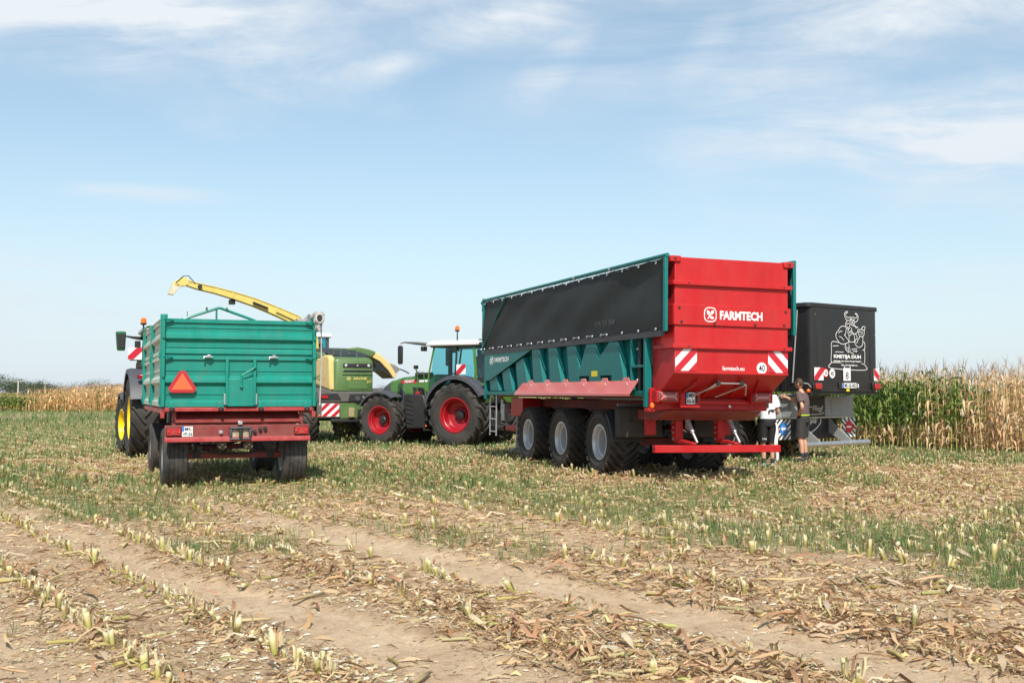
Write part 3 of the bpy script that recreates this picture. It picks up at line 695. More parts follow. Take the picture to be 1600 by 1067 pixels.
def ear_geo(R):
    l = R.uniform(.20, .27); v, f = tubev([(0, 0, 0), (.03, 0, -l*.2), (.055, 0, -l*.6), (.06, 0, -l)], [.012, .030, .027, .006], 7)
    parts = [(v, f, np.array((.70, .58, .38))*R.uniform(.85, 1.1))]
    for q in range(3):
        a = R.uniform(-1, 1); vv, ff = strip([(.01, 0, 0), (.05, .03*a, -l*.5), (.10, .08*a, -l*1.05)], [.03, .045, .006], nrm=(1, a, .1)); parts.append((vv, ff, np.array((.72, .60, .42))*R.uniform(.8, 1.1)))
    return join(parts)
def plant_plan(R, dry, H, nl=None):
    """Stalk mesh data plus where each leaf and ear sits."""
    (sv, sf, st), pts = stalk_geo(R, H, dry); pts = np.array(pts); L = []
    nl = nl or R.integers(10, 14); a0 = R.uniform(0, 6.28)
    for q in range(nl):
        h0 = .06 if dry else .14; h = H*(h0+(.96-h0)*q/(nl-1)) if nl > 1 else H*.5; i = np.interp(h, pts[:, 2], np.arange(len(pts))); j = int(i); p = pts[j]+(pts[min(j+1, 5)]-pts[j])*(i-j)
        isdry = dry or h < H*.30+R.uniform(-.1, .1) or (h > H*.84 and R.uniform() < .75)
        k = R.integers(0, 8) if isdry else 8+R.integers(0, 6)
        sc = R.uniform(.75, 1.1)*(1.0 if h < H*.75 else .72)
        c = np.array(CD[R.integers(0, 5)] if isdry else CG[R.integers(0, 3)])*R.uniform(.8, 1.2)
        if not isdry and h > H*.8: c = c*.6+np.array((.34, .32, .10))*.4
        L.append((k, p, a0+q*PI+R.uniform(-.6, .6), sc, c, isdry))
    E = (pts[2]*.8+pts[3]*.2+np.array([0, 0, R.uniform(-.34, .30)]), R.uniform(0, 6.28))
    return (sv, sf, st), L, E
def plant_mesh(R, dry, H, nl=None, ear=True):
    (sv, sf, st), L, E = plant_plan(R, dry, H, nl); parts = [(sv, sf, st)]
    for k, p, a, sc, c, d in L:
        v, f = LEAFG[k][1]; parts.append((rotz(v*sc, a)+p, f, c))
    if ear: v, f, t = ear_geo(R); parts.append((rotz(v, E[1])+E[0], f, t))
    return join(parts)
def right_corn():
    # first two rows: every plant a thing with its leaves and ear as parts
    shared = {}
    def lm(k, c):
        q = tuple(np.round(c, 2)); key = (k, q)
        if key not in shared: v, f = LEAFG[k][1]; shared[key] = np_mesh('leaf', v, f, MATS['corn_leaf'], np.array(q))
        return shared[key]
    ears = []
    for k in range(4): v, f, t = ear_geo(np.random.default_rng(k)); ears.append(np_mesh('ear', v, f, MATS['dry_leaf'], t))
    plans = {}
    for dry in (0, 1):
        for k in range(9):
            R = np.random.default_rng(2000+k+50*dry); (a, b, c), L, E = plant_plan(R, dry, R.uniform(2.0, 2.35)); L = [(q, p, an, sc, np.round(c_*1.0, 2), d) for q, p, an, sc, c_, d in L]
            plans[dry, k] = (np_mesh('stalk', a, b, STALK, c), L, E)
    n = 0
    for row in (0, 1):
        t = 13.2
        while t < 26.5:
            t += U(.11, .18); p = RN*(28.0+.75*row+rng.normal(0, .03))+RT*t
            g = (t-18.6+2.2*(vnoise(t, row*3, 1.0)-.5)) > U(-1, 1)
            me, L, E = plans[0 if g else 1, rng.integers(0, 9)]
            lab = 'tall corn plant still partly green in the front rows of the standing corn' if g else 'tall dry straw coloured corn plant in the front rows of the standing corn'
            r = thing('corn_plant', lab, 'corn plant', (p[0], p[1], float(gz(*p))), U(0, 6.28), 'green corn plants at the field edge' if g else 'dry corn plants at the field edge')
            r.scale = (1, 1, U(.92, 1.06)); r.rotation_euler.x = rng.normal(0, .04); r.rotation_euler.y = rng.normal(0, .04)
            place(me, 'stalk', r)
            for k, q, a, sc, c, d in L:
                o = place(lm(k, c), 'leaf', r, q, (0, 0, a), (sc,)*3)
            place(ears[rng.integers(0, 4)], 'ear', r, E[0], (0, 0, E[1])); n += 1
            if n >= 180: break
    # the field behind them
    Ts = []
    for dry in (0, 1):
        for k in range(8):
            R = np.random.default_rng(3000+k+50*dry); Ts.append(plant_mesh(R, dry, R.uniform(1.95, 2.35)))
    for dry in (0, 1):
        for k in range(4):
            R = np.random.default_rng(3200+k+50*dry); Ts.append(plant_mesh(R, dry, R.uniform(1.95, 2.35), 6, False))
    P, wh = [], []
    for row in range(0, 22):
        t = 3.0; st = .17 if row < 4 else .42
        while t < 38:
            t += st*(1 if 10 < t < 28 else 1.5)*U(.75, 1.25)
            if row < 2 and 13.2 < t < 26.6: continue
            p = RN*(28+.75*row+rng.normal(0, .04))+RT*t; P.append(p)
            g = (t-18.6-row*.25+2.5*(vnoise(t, row*3, 1.0)-.5)) > U(-1.5, 1.5) and U(0, 1) < .9; wh.append(rng.integers(0, 8)+(0 if g else 8) if row < 4 else 16+rng.integers(0, 4)+(0 if g else 4))
    P = np.array(P); n = len(P); z = gz(P[:, 0], P[:, 1])
    V, F, T = scatter(Ts, np.column_stack([P, z]), np.array(wh), U(0, 6.28, n), np.stack([np.ones(n), np.ones(n), U(.9, 1.08, n)], -1), rng.normal(0, .04, n), col=U(.85, 1.15, (n, 1))*np.ones((1, 3)))
    tag(place(np_mesh('standing_corn', V, F, MATS['corn_leaf'], T), 'standing_corn'), kind='stuff')
right_corn()
def far_corn():
    Ts = []
    for dry in (0, 1):
        for k in range(6):
            R = np.random.default_rng(4000+k+50*dry); Ts.append(plant_mesh(R, dry, 2.1, 5, False))
    P, wh, sc = [], [], []
    for row in range(0, 13):
        x = -66.
        while x < -19:
            x += U(.2, .40) if row < 5 else U(.4, .8)
            y = 93+row*.8+rng.normal(0, .08)
            e = float(sst(x, -46, -34)); g = x < -41.2+rng.normal(0, .4)
            if g and row < 10 and (x*1.0) % 2.2 < .55 and row > 0: continue
            P.append((x, y, -.12)); wh.append(rng.integers(0, 6)+(0 if g or U(0, 1) < .03+.12*(1-e)*(row > 3) else 6)); sc.append((.66 if g else .70+.30*e)*U(.92, 1.08))
    P = np.array(P); n = len(P); sc = np.array(sc)
    V, F, T = scatter(Ts, P, np.array(wh), U(0, 6.28, n), np.stack([np.ones(n)*2.1, np.ones(n)*2.1, sc], -1), rng.normal(0, .05, n), col=U(.95, 1.2, (n, 1))*np.array([[1.06, 1, .92]]))
    tag(place(np_mesh('far_corn', V, F, MATS['corn_leaf'], T), 'far_corn'), kind='stuff')
far_corn()

# ------------------------------------------------------------------ far trees and poles
def tree_meshes(k, h, w):
    h = h*.86
    R = np.random.default_rng(5000+k); b = MB()
    b.tube([(0, 0, -.2), (R.uniform(-.1, .1)*h*.2, 0, h*.25), (R.uniform(-.2, .2)*w*.3, R.uniform(-.2, .2), h*.6)], [h*.03, h*.022, h*.01], 7)
    for q in range(5):
        a = R.uniform(0, 6.28); z = h*R.uniform(.2, .5); b.tube([(0, 0, z), (math.cos(a)*w*.2, math.sin(a)*w*.2, z+h*.12), (math.cos(a)*w*.38, math.sin(a)*w*.38, z+h*.25)], [h*.012, h*.008, h*.004], 5)
    cl = [(R.normal(0, .24)*w, R.normal(0, .24)*w, h*R.uniform(.25, .85), R.uniform(.12, .24)*w) for q in range(16)]
    n = 2600; ci = R.integers(0, 16, n); c = np.array(cl)[ci]; d = R.normal(0, 1, (n, 3)); d /= np.linalg.norm(d, axis=1)[:, None]
    P = c[:, :3]+d*(c[:, 3:]*R.uniform(.5, 1.05, (n, 1)))*[1, 1, .8]; P[:, 2] = np.maximum(P[:, 2], h*.10)
    s = R.uniform(.10, .24, n)*h/8; a = R.normal(0, 1, (n, 3)); a /= np.linalg.norm(a, axis=1)[:, None]; e = np.cross(a, R.normal(0, 1, (n, 3))); e /= np.linalg.norm(e, axis=1)[:, None]; g = np.cross(a, e)
    V = np.stack([P-e*s[:, None], P-g*s[:, None]*.7, P+e*s[:, None], P+g*s[:, None]*.7], 1).reshape(-1, 3); F = np.arange(4*n).reshape(-1, 4)
    col = np.array([(.050, .085, .030), (.065, .10, .034), (.045, .072, .032), (.10, .10, .038)][k % 4]); T = np.repeat(col*R.uniform(.75, 1.3, (n, 1)), 4, 0)
    return b.mesh('trunk', BARK), np_mesh('crown', V, F, TREEL, T, smooth=False)
def trees():
    D = [(-8, 300, 7.4, 13, 'broad dark tree at the far left end of the tree line'), (12, 305, 6.6, 12, 'rounded dark tree just left of the first power pole'), (24, 330, 5.6, 9, 'low tree standing right behind the first power pole'),
         (38, 310, 5.6, 12, 'wide brownish green tree right of the first power pole'), (50, 320, 5.4, 10, 'dense dark tree between the two power poles'), (61, 330, 5.6, 9, 'small dark tree just left of the second power pole'), (68, 290, 5.0, 7, 'slim tree standing right of the second power pole'),
         (84, 340, 4.9, 10, 'low open shrubby tree at the end of the tree line'), (94, 350, 4.2, 8, 'lowest tree at the right end of the tree line'), (122, 330, 4.9, 12, 'low tree showing just above the dry far corn'), (146, 300, 5.6, 9, 'rounded treetop rising highest above the dry far corn'), (171, 320, 4.8, 7, 'tiny treetop showing above the dry corn beside the tractor'),
         (602, 230, 3.2, 7, 'low bush seen between the harvester and the red rimmed tractor'), (618, 250, 2.9, 6, 'small bush beside the nose of the red rimmed tractor')]
    for k, (px, y, h, w, lab) in enumerate(D):
        x = (px-800)/1719*y; r = thing('tree', lab, 'tree', (x, y, -.12), rng.uniform(0, 6), 'trees along the horizon')
        a, b = tree_meshes(k, h, w); place(a, 'trunk', r); place(b, 'crown', r)
    for px, y, h, lab in [(29, 270, 4.4, 'pale utility pole with a crossarm, the nearer to the left edge'), (71, 300, 4.2, 'pale utility pole with a crossarm, the one farther right')]:
        x = (px-800)/1719*y; r = thing('utility_pole', lab, 'utility pole', (x, y, -.12), 0, 'utility poles on the horizon')
        MB().tube([(0, 0, 0), (0, 0, h)], [.2, .13], 8).build('pole', CONC, r); MB().box(-1.1, 1.1, -.08, .08, h-.25, h-.1).build('crossarm', CONC, r)
        for s in (-.9, 0, .9): MB().tube([(s, 0, h-.1), (s, 0, h+.2)], .07, 6).build('insulator', DGREY, r)
trees()
# small dry weeds
def weed(px, py, h, lab, name='dry_weed', dry=True):
    y = 1719*CAM_H/(py-612); x = (px-800)/1719*y; R = np.random.default_rng(px); parts = []
    for q in range(60):
        a = R.uniform(0, 6.28); s = R.uniform(.05, .55); z = h*R.uniform(.05, .8); d = np.array([math.cos(a), math.sin(a)]); l = h*R.uniform(.2, .4)
        p0 = np.array([d[0]*s*h*.5, d[1]*s*h*.5, z]); v, f = strip([p0, p0+[d[0]*l*.5, d[1]*l*.5, l*.4], p0+[d[0]*l, d[1]*l, R.uniform(-.2, .4)*l]], [.03, .05, .01], twist=R.uniform(-1, 1))
        parts.append((v, f, np.array((.42, .36, .20) if dry else (.22, .24, .09))*R.uniform(.7, 1.2)))
    r = thing(name, lab, 'weed', (x, y, float(gz(x, y)))); V, F, T = join(parts); place(np_mesh('leaves', V, F, MATS['dry_leaf'], T), 'leaves', r)
    b = MB()
    for q in range(4): a = q*1.7; b.tube([(0, 0, -.02), (math.cos(a)*h*.12, math.sin(a)*h*.12, h*.5), (math.cos(a)*h*.3, math.sin(a)*h*.3, h*.85)], [.012, .01, .005], 5)
    b.build('stem', BARK, r)
weed(1229, 714, .85, 'dry brown weed standing beside the man in dark shorts'); weed(540, 686, .75, 'round olive weed growing under the rear of the harvester', 'round_weed', False)
# ------------------------------------------------------------------ wheels
def tyre_mesh(R, W, r0, lug, nl, skew, lw, m, ribs=False, block=False):
    b = MB(); h = R-r0; t = lug
    if ribs:
        prof = [(-.40*W, r0), (-.47*W, r0+.25*h), (-.5*W, r0+.55*h), (-.485*W, r0+.8*h), (-.45*W, R-.03)]
        for k in range(5):
            a = -.43*W+k*.172*W+.0; prof += [(a, R-.006), (a+.145*W, R)] if k < 5 else []
            if k < 4: prof += [(a+.150*W, R-.016), (a+.168*W, R-.016)]
        prof += [(.45*W, R-.03), (.485*W, R-.2*h), (.5*W, r0+.55*h), (.47*W, r0+.25*h), (.40*W, r0)]
    else:
        prof = [(-.40*W, r0), (-.46*W, r0+.22*h), (-.495*W, r0+.45*h), (-.5*W, r0+.65*h), (-.47*W, R-t-.04*R), (-.40*W, R-t-.012), (-.2*W, R-t+.008), (0, R-t+.012)]
        prof += [(-a, r) for a, r in reversed(prof[:-1])]
    b.lathe(prof, n=56 if ribs else 48)
    # rings moulded in the sidewall
    for s in (-1, 1):
        b.lathe([(s*.488*W, r0+.40*h), (s*.505*W, r0+.43*h), (s*.488*W, r0+.46*h)], n=48)
    if not ribs:
        def surf(a):
            q = abs(a)/W
            return R-(.0 if q < .30 else .35*(q-.30)*t*3) 
        for s in (-1, 1):
            for i in range(nl):
                p0 = 2*PI*(i+(0 if s > 0 else .5))/nl; secs = []
                pts = [(-.03, 0, 0), (.12, .22, 0), (.27, .52, 0), (.41, .85, 0), (.485, .98, .055*R), (.502, 1.0, .13*R)] if not block else [(-.02, 0, 0), (.10, .12, 0), (.25, .42, 0), (.40, .86, 0), (.48, 1.0, .04*R), (.502, 1.04, .085*R)]
                for q, (aa, tt, drop) in enumerate(pts):
                    a = s*aa*W; ph = p0+skew*tt; w = lw*(1.15 if q < 2 else 1.0)*(1.25 if block and q < 2 else 1)/2
                    top = surf(a)-drop; bot = top-t*1.5 if q < 4 else top-.01
                    out = s*(.016 if q >= 4 else 0)
                    ring = []
                    for (dw, rr, ao) in ((-w*1.3, bot, 0), (-w, top, out), (w, top, out), (w*1.3, bot, 0)):
                        f = ph+dw/R; ring.append((a+ao, rr*math.cos(f), rr*math.sin(f)))
                    secs.append(ring)
                b.loft(secs)
    me = b.mesh('tyre', m, 30); return me
WH = {}
def wheel(parent, x, y, R, W, r0, kind, side, steer=0, spin=0, name='wheel', rimm=None, dish=.1):
    """hub/disc mesh is the wheel; tyre and rim are its children. side=-1: outer face towards -x."""
    key = (R, W, r0, kind, rimm, dish)
    if key not in WH:
        if kind == 'tractor': ty = tyre_mesh(R, W, r0, .070, 18 if R > .9 else 17, .44 if R > .9 else .5, .074 if R > .9 else .052, TYRE)
        elif kind == 'trailer': ty = tyre_mesh(R, W, r0, .042, 22, .44, .088, TYRE, block=True)
        else: ty = tyre_mesh(R, W, r0, .0, 0, 0, 0, TYRE2, ribs=True)
        b = MB(); g = r0
        b.lathe([(.40*W, g+.02), (.435*W, g+.025), (.44*W, g-.005), (.38*W, g-.03), (.30*W, g-.035), (.27*W, g-.06), (dish*W+.04, g-.075), (dish*W, g-.11), (-.1*W, g-.10), (-.3*W, g-.04), (-.40*W, g-.01), (-.435*W, g+.02)], n=40)
        rm = b.mesh('rim', rimm)
        d = MB()
        d.lathe([(dish*W+.01, g-.10), (dish*W-.01, g*.62), (dish*W-.03, g*.50), (dish*W+.005, g*.44), (dish*W+.01, .0)], n=32)
        d.lathe([(dish*W-.05, g-.10), (dish*W-.07, .0)], n=24)
        dm = d.mesh('wheel', rimm)
        hb = MB(); hr = g*.30
        hb.lathe([(dish*W, hr), (dish*W+.06, hr), (dish*W+.09, hr*.75), (dish*W+.10, 0)], n=20)
        nb = 10
        for k in range(nb):
            a = 2*PI*k/nb; hb.cyl((0, g*.40*math.cos(a), g*.40*math.sin(a)), 'x', dish*W, dish*W+.035, .018, 6)
        WH[key] = (dm, ty, rm, hb.mesh('hub', BLK if rimm is not RIMY else RIMY))
    dm, ty, rm, hm = WH[key]
    w = place(dm, name, parent, (x, y, R-.02), (0, 0, (0 if side > 0 else PI)+steer))
    for me, n in ((ty, 'tyre'), (rm, 'rim'), (hm, 'hub')): place(me, n, w, (0, 0, 0), (spin, 0, 0))
    return w
def arc_fender(x0, x1, cy, cz, R, a0, a1, th=.03, flange=0, n=16, drop=0):
    """Mudguard sheet over a wheel; angles from +y over the top; flange hangs on the x0 edge."""
    secs = []
    for k in range(n+1):
        a = RAD(a0+(a1-a0)*k/n); c, s = math.cos(a), math.sin(a)
        P = lambda x, r: (x, cy+r*c, cz+r*s)
        xm = x0+(x1-x0)*.16; e = .025
        secs.append([P(x0, R-e-flange), P(x0, R-e), P(xm, R), P(x1, R), P(x1, R-th), P(xm, R-th), P(x0+(th if x1 > x0 else -th)*.7, R-e-th), P(x0+(th if x1 > x0 else -th)*.7, R-e-flange-.001)])
    return MB().loft(secs)
# ------------------------------------------------------------------ two axle teal tipping trailer
def teal_trailer():
    t = thing('farm_trailer', 'two axle teal tipping trailer with corrugated sides and an orange triangle on its tailgate', 'trailer', (-4.439, 17.963, 0), .378)
    Wd, Lb, y0 = 1.17, 4.86, 0.0
    up = [(2.72, .030), (2.66, .030), (2.655, .0), (2.595, .0), (2.590, .012), (2.575, .012), (2.57, .0), (2.515, .0), (2.46, .055), (2.405, .060), (2.355, .0), (2.285, .0), (2.28, .012), (2.262, .012), (2.257, 0), (2.24, .0), (2.215, .022), (2.165, .026), (2.14, .0), (2.132, .0)]
    lo = [(2.125, .030), (2.068, .034), (2.06, .0), (1.905, .0), (1.90, .012), (1.885, .012), (1.88, .0), (1.81, .0), (1.755, .055), (1.70, .060), (1.65, .0), (1.53, .0), (1.525, .012), (1.508, .012), (1.503, .0), (1.415, .0), (1.385, .028), (1.31, .032)]
    def panel(prof, a, b, fr, name, m, parent, dent=0):
        """Corrugated sheet: prof (z, proud) swept from a to b along the frame."""
        mb = MB(); n = 14; secs = []
        for k in range(n+1):
            u = a+(b-a)*k/n; sec = []
            for z, d in prof: sec.append((u, d+dent*math.sin(u*5.1+z*7)*.004, z))
            for z, d in reversed(prof): sec.append((u, -.035, z))
            secs.append([fr(*p) for p in sec])
        mb.loft(secs); return mb.build(name, m, parent, angle=28)
    fr_r = lambda u, d, z: (u, -d, z)
    p1 = panel(up, -Wd, Wd, fr_r, 'tailgate_panel', TEAL, t, 1)
    p2 = panel(lo, -Wd, Wd, fr_r, 'tailgate_panel', TEAL, t, 1)
    # sides, faded
    for s in (-1, 1):
        fs = lambda u, d, z, s=s: (s*(Wd+.01+d), u, z)
        for (a, b) in ((.09, 2.42), (2.52, Lb-.06)):
            panel(up, a, b, fs, 'side_panel', SAGE, t, 1); panel(lo, a, b, fs, 'side_panel', SAGE, t, 1)
        for y, w in ((.025, .05), (2.47, .075), (Lb-.03, .06)):
            po = MB().box(min(s*1.14, s*1.25), max(s*1.14, s*1.25), y-w/2, y+w/2, 1.30, 2.79 if y < .1 else 2.74).build('stake', TEAL, t, .008)
            for z in (2.14, 1.42): MB().box(min(s*1.251, s*1.268), max(s*1.251, s*1.268), y-.03, y+.03, z-.07, z+.05).build('hinge', TEAL, po, .005)
        MB().tube([(s*1.20, .1, 2.735), (s*1.20, Lb-.1, 2.735)], .022).build('side_rail', SAGE, t)
    for s in (-1, 1):
        b = MB().box(s*1.205-.028, s*1.205+.028, -.07, -.012, 1.31, 2.77).box(s*1.205-.02, s*1.205+.02, -.10, -.06, 2.40, 2.74).box(s*1.205-.02, s*1.205+.02, -.10, -.06, 1.78, 2.14)
        b.build('corner_post', TEAL, t, .006)
        for z in (2.70, 2.105): MB().tube([(s*1.21, -.10, z), (s*1.06, -.055, z-.005)], .013, 8).build('pin_lock', TEALD, t)
    panel([(2.74, .03), (2.1, .03), (1.3, .03)], -Wd, Wd, lambda u, d, z: (u, Lb+d, z), 'front_wall', TEAL, t)
    MB().box(-1.15, 1.15, .05, Lb-.04, 1.28, 1.32).build('floor_plate', OXRED, t)
    # chute door in the lower panel
    d = MB().box(-.205, .222, -.075, -.040, 1.315, 1.755).build('chute_door', TEAL, p2, .006)
    for x in (-.215, .225): MB().box(x-.022, x+.022, -.088, -.034, 1.33, 2.095).build('guide_rail', TEAL, p2, .006)
    MB().tube([(.225, -.105, 1.945), (.02, -.105, 1.815)], .017).tube([(.012, -.10, 1.83), (.012, -.10, 1.63)], .016).sphere((.225, -.105, 1.945), .026, 6).sphere((.012, -.10, 1.63), .026, 6).build('lever', TEAL, p2)
    for x in (-.51, .53): MB().box(x-.07, x+.07, -.085, -.03, 2.095, 2.125).tube([(x-.07, -.09, 2.12), (x-.075, -.10, 2.07)], .014).box(x-.02, x+.035, -.11, -.07, 2.10, 2.145).build('latch', GALV, p1, .004)
    for x in (-1.07, -.31, .33, 1.08):
        h = MB().box(x-.035, x+.035, -.075, -.02, 1.29, 1.39).prism([(x-.05, 1.29), (x+.05, 1.29), (x+.035, 1.37), (x-.035, 1.37)], 'y', -.085, -.07).build('hinge', TEAL, p2, .005)
        MB().tube([(x, -.10, 1.305), (x, -.10, 1.25)], .020).sphere((x, -.105, 1.26), .03, 6).build('bolt', BLK, h)
    for x in (-.245, .255): MB().box(x-.016, x+.016, -.07, -.03, 1.34, 1.52).build('strap', GREYP, p2, .003)
    # slow vehicle triangle
    T_ = [(-.955, 1.885), (-.865, 1.885), (-.69, 1.60), (-.735, 1.535), (-1.085, 1.535), (-1.13, 1.60)]
    tri = decal([[(a, z) for a, z in T_]], 'warning_triangle', LENS, t, (0, -.068, 0), REAR, .012)
    T_i = [(-.91, 1.845), (-.745, 1.585), (-1.075, 1.585)]
    decal([T_i], 'inner_triangle', ORTRI, tri, (0, -.0815, 0), REAR, .002)
    # roof hoops of the tarp at the front, rolled tarp on the right
    b = MB().tube([(-1.15, 4.80, 2.74), (-.45, 4.80, 3.03), (.205, 4.80, 3.262), (.245, 4.80, 3.262), (.92, 4.80, 3.03), (1.15, 4.8, 2.9)], .028, 8).tube([(.17, 4.8, 2.72), (.17, 4.8, 3.25)], .02)
    b.build('gable_frame', TEAL, t)
    for s in (-1, 1): MB().tube([(s*.2+.17, 4.8, 3.22), (s*.2+.17, 4.72, 3.28)], .02).build('hook', GALV, t)
    R = np.random.default_rng(5); secs = []
    for k in range(42):
        y = -.16+k*.12; ring = []
        for q in range(14):
            a = 2*PI*q/14; r = .085+.026*math.sin(3*a+y*5)+.018*math.sin(5*a-y*11)+R.uniform(-.012, .012); ring.append((1.26+r*.95*math.cos(a), y, 2.74+r*1.15*math.sin(a)+.03*math.sin(y*2)))
        secs.append(ring)
    ro = MB().loft(secs).build('rolled_tarp', CLOTH, t, angle=60)
    secs = []
    for k in range(9):
        z = 2.86-.038*k; w = .085-.006*k+.022*math.sin(k*2.1)
        secs.append([(1.235+w*math.cos(a)*(1+.25*math.sin(3*a+k)), -.20+.05*math.sin(a)+.012*math.sin(4*a+k*2), z+.02*math.sin(2*a)) for a in np.linspace(0, 2*PI, 14, endpoint=False)])
    MB().loft(secs).build('tarp_end', CLOTH, ro, angle=60)
    MB().lathe([(0, .048), (.0, .0), (.02, .03)], (1.245, -.268, 2.76), 'y', 12).build('roll_hollow', BLK, ro); MB().tube([(1.245+.062*math.cos(a), -.262+.008*math.sin(3*a), 2.76+.075*math.sin(a)) for a in np.linspace(0, 2*PI, 15)], .020, 7).build('roll_edge', CLOTH, ro, angle=60)
    MB().tube([(1.30, -.12, 2.72), (1.315, -.10, 2.0), (1.30, -.06, 1.32)], .012, 6).build('tarp_strap', CLOTH, t)
    # chassis and rear cross member
    MB().box(-1.19, 1.19, -.03, .04, 1.235, 1.30).box(-1.20, -1.12, 0.045, Lb, 1.20, 1.28).box(1.12, 1.20, .045, Lb, 1.20, 1.28).build('body_frame', LIPRED, t, .008)
    for s in (-1, 1): MB().box(s*1.205-.03, s*1.205+.03, -.04, .035, 1.13, 1.232).build('corner_bracket', LIPRED, t, .005)
    MB().prism([(.02, 1.06), (.30, 1.24), (.36, 1.22), (.08, 1.02)], 'x', -1.0, 1.0).build('slanted_plate', OXRED, t, .006)
    for s in (-1, 1): MB().box(s*1.0175-.0325, s*1.0175+.0325, .06, .12, .99, 1.232).build('upright', OXRED, t, .006)
    bm_ = MB().prism([(-.01, 1.015), (-.01, .825), (-.055, .825), (-.06, .755), (.03, .755), (.05, .80), (.05, 1.015)], 'x', -1.165, 1.14).build('rear_bumper', OXRED, t, .01)
    MB().prism([(-.058, .822), (-.066, .80), (-.066, .752), (-.058, .748)], 'x', -1.168, 1.143).build('bumper_lip', LIPRED, bm_)
    for x0 in (-1.145, .885):
        l = MB().box(x0, x0+.235, -.045, -.012, .845, .985).build('tail_light', BLK, t, .01)
        MB().box(x0+.012, x0+.223, -.052, -.046, .858, .972).build('lens', LENS, l)
        c = x0+.117; decal([[(c-.06, .87), (c+.06, .87), (c, .96)]], 'reflector', LIPRED, l, (0, -.053, 0), REAR, .004)
        for q in (-.08, .085): MB().sphere((c+q, -.052, .905), .026, 7, (1, .35, 1)).build('bulb', LENS, l)
    plate(t, (-.90, -.014, .835), .165, .16, ['MS-', 'VP-56'])
    cp = MB().box(-.165, .185, -.10, -.012, .77, .805).box(-.165, .185, -.10, -.012, .95, .985).box(-.165, -.125, -.10, -.012, .806, .949).box(.145, .185, -.10, -.012, .806, .949).build('coupling_frame', DGREY, t, .018)
    MB().box(-.124, .144, -.04, -.013, .807, .948).build('coupling_plate', mat('chaff_dusted_steel', (.40, .33, .22), .8, var=.4, vscale=14), cp)
    MB().tube([(.01, -.09, .80), (.01, -.09, .95)], .03).build('pin', BLK, cp)
    MB().box(-.03, .045, -.05, -.012, 1.016, 1.075).build('socket', GALV, t, .006)
    for x, z in ((-.30, .90), (.24, .90), (.33, .935), (.41, .95)): MB().cyl((x, 0, z), 'y', -.05, -.012, .032, 12).cyl((x, 0, z), 'y', -.07, -.05, .018, 8).build('air_coupling', GALV if x < 0 else BLK, t)
    # running gear
    for s in (-1, 1):
        MB().box(s*.42-.045, s*.42+.045, .06, 4.7, .86, 1.06).build('chassis_beam', OXRED, t, .008)
        for y in (.67, 3.75):
            wheel(t, s*.965, y, .49, .40, .25, 'road', s, rimm=GREYP, dish=.18, spin=.3*y)
            MB().box(s*.60-.04, s*.60+.04, y-.45, y+.45, .62, .67).box(s*.60-.04, s*.60+.04, y-.30, y+.30, .57, .618).box(s*.60-.06, s*.60+.06, y-.06, y+.06, .45, .568).build('leaf_spring', BLK, t, .004)
    for y in (.67, 3.75):
        MB().box(-.78, .78, y-.05, y+.05, .44, .54).build('axle', OXRED, t, .01)
        for x in (-.22, .21): MB().cyl((x, 0, .66), 'y', y-.28, y-.08, .072, 16).cyl((x, 0, .66), 'y', y-.32, y-.28, .03, 8).build('brake_chamber', mat('dusty_dull_steel', (.16, .14, .11), .7, var=.3), t)
        MB().tube([(-.55, y-.1, .60), (-.2, y-.2, .52), (.2, y-.2, .52), (.5, y-.1, .60)], .018).build('hose', BLK, t)
    MB().cyl((0, 2.3, 0), 'z', .8, 1.24, .11, 16).build('tipping_ram', GALV, t)
    MB().box(-.5, .5, 3.4, 4.1, .68, .80).cyl((0, 3.75, 0), 'z', .80, .86, .42, 24).build('turntable', OXRED, t, .01)
    MB().tube([(-.4, 4.2, .62), (0, 5.9, .62), (.4, 4.2, .62)], .05).build('drawbar', OXRED, t)
    return t
teal_trailer()
# ------------------------------------------------------------------ three axle red and teal push-off trailer
def logo_leaf(parent, org, w, h, fr, m, name='leaf_emblem'):
    """Rounded square outline with three leaves."""
    def rr(w_, h_, r, o=(0, 0)):
        P = []
        for cx, cy, a in ((w_-r, h_-r, 0), (r, h_-r, 90), (r, r, 180), (w_-r, r, 270)):
            for k in range(6): q = RAD(a+18*k); P.append((o[0]+cx+r*math.cos(q), o[1]+cy+r*math.sin(q)))
        return P
    out, inn = rr(w, h, w*.36), rr(w*.88, h*.88, w*.31, (w*.06, h*.06)); n = len(out); polys = [[out[i], out[(i+1) % n], inn[(i+1) % n], inn[i]] for i in range(n)]
    def leaf(cx, cy, l, wd, a):
        P = []
        for k in range(13):
            u = k/12; P.append((l*(u-.5), wd*math.sin(PI*u)**.8*.5*(1 if u < 1 else 0)))
        for k in range(11, 0, -1): u = k/12; P.append((l*(u-.5), -wd*.5*math.sin(PI*u)**.8))
        c, s = math.cos(a), math.sin(a); return [(cx+x*c-y*s, cy+x*s+y*c) for x, y in P]
    polys += [leaf(w*.35, h*.62, h*.40, w*.24, RAD(118)), leaf(w*.66, h*.66, h*.36, w*.22, RAD(52)), leaf(w*.62, h*.30, h*.34, w*.20, RAD(-18))]
    polys += strokes([[(w*.30, h*.22), (w*.46, h*.42), (w*.60, h*.56)]], w*.06)
    return decal(polys, name, m, parent, org, fr, .002)
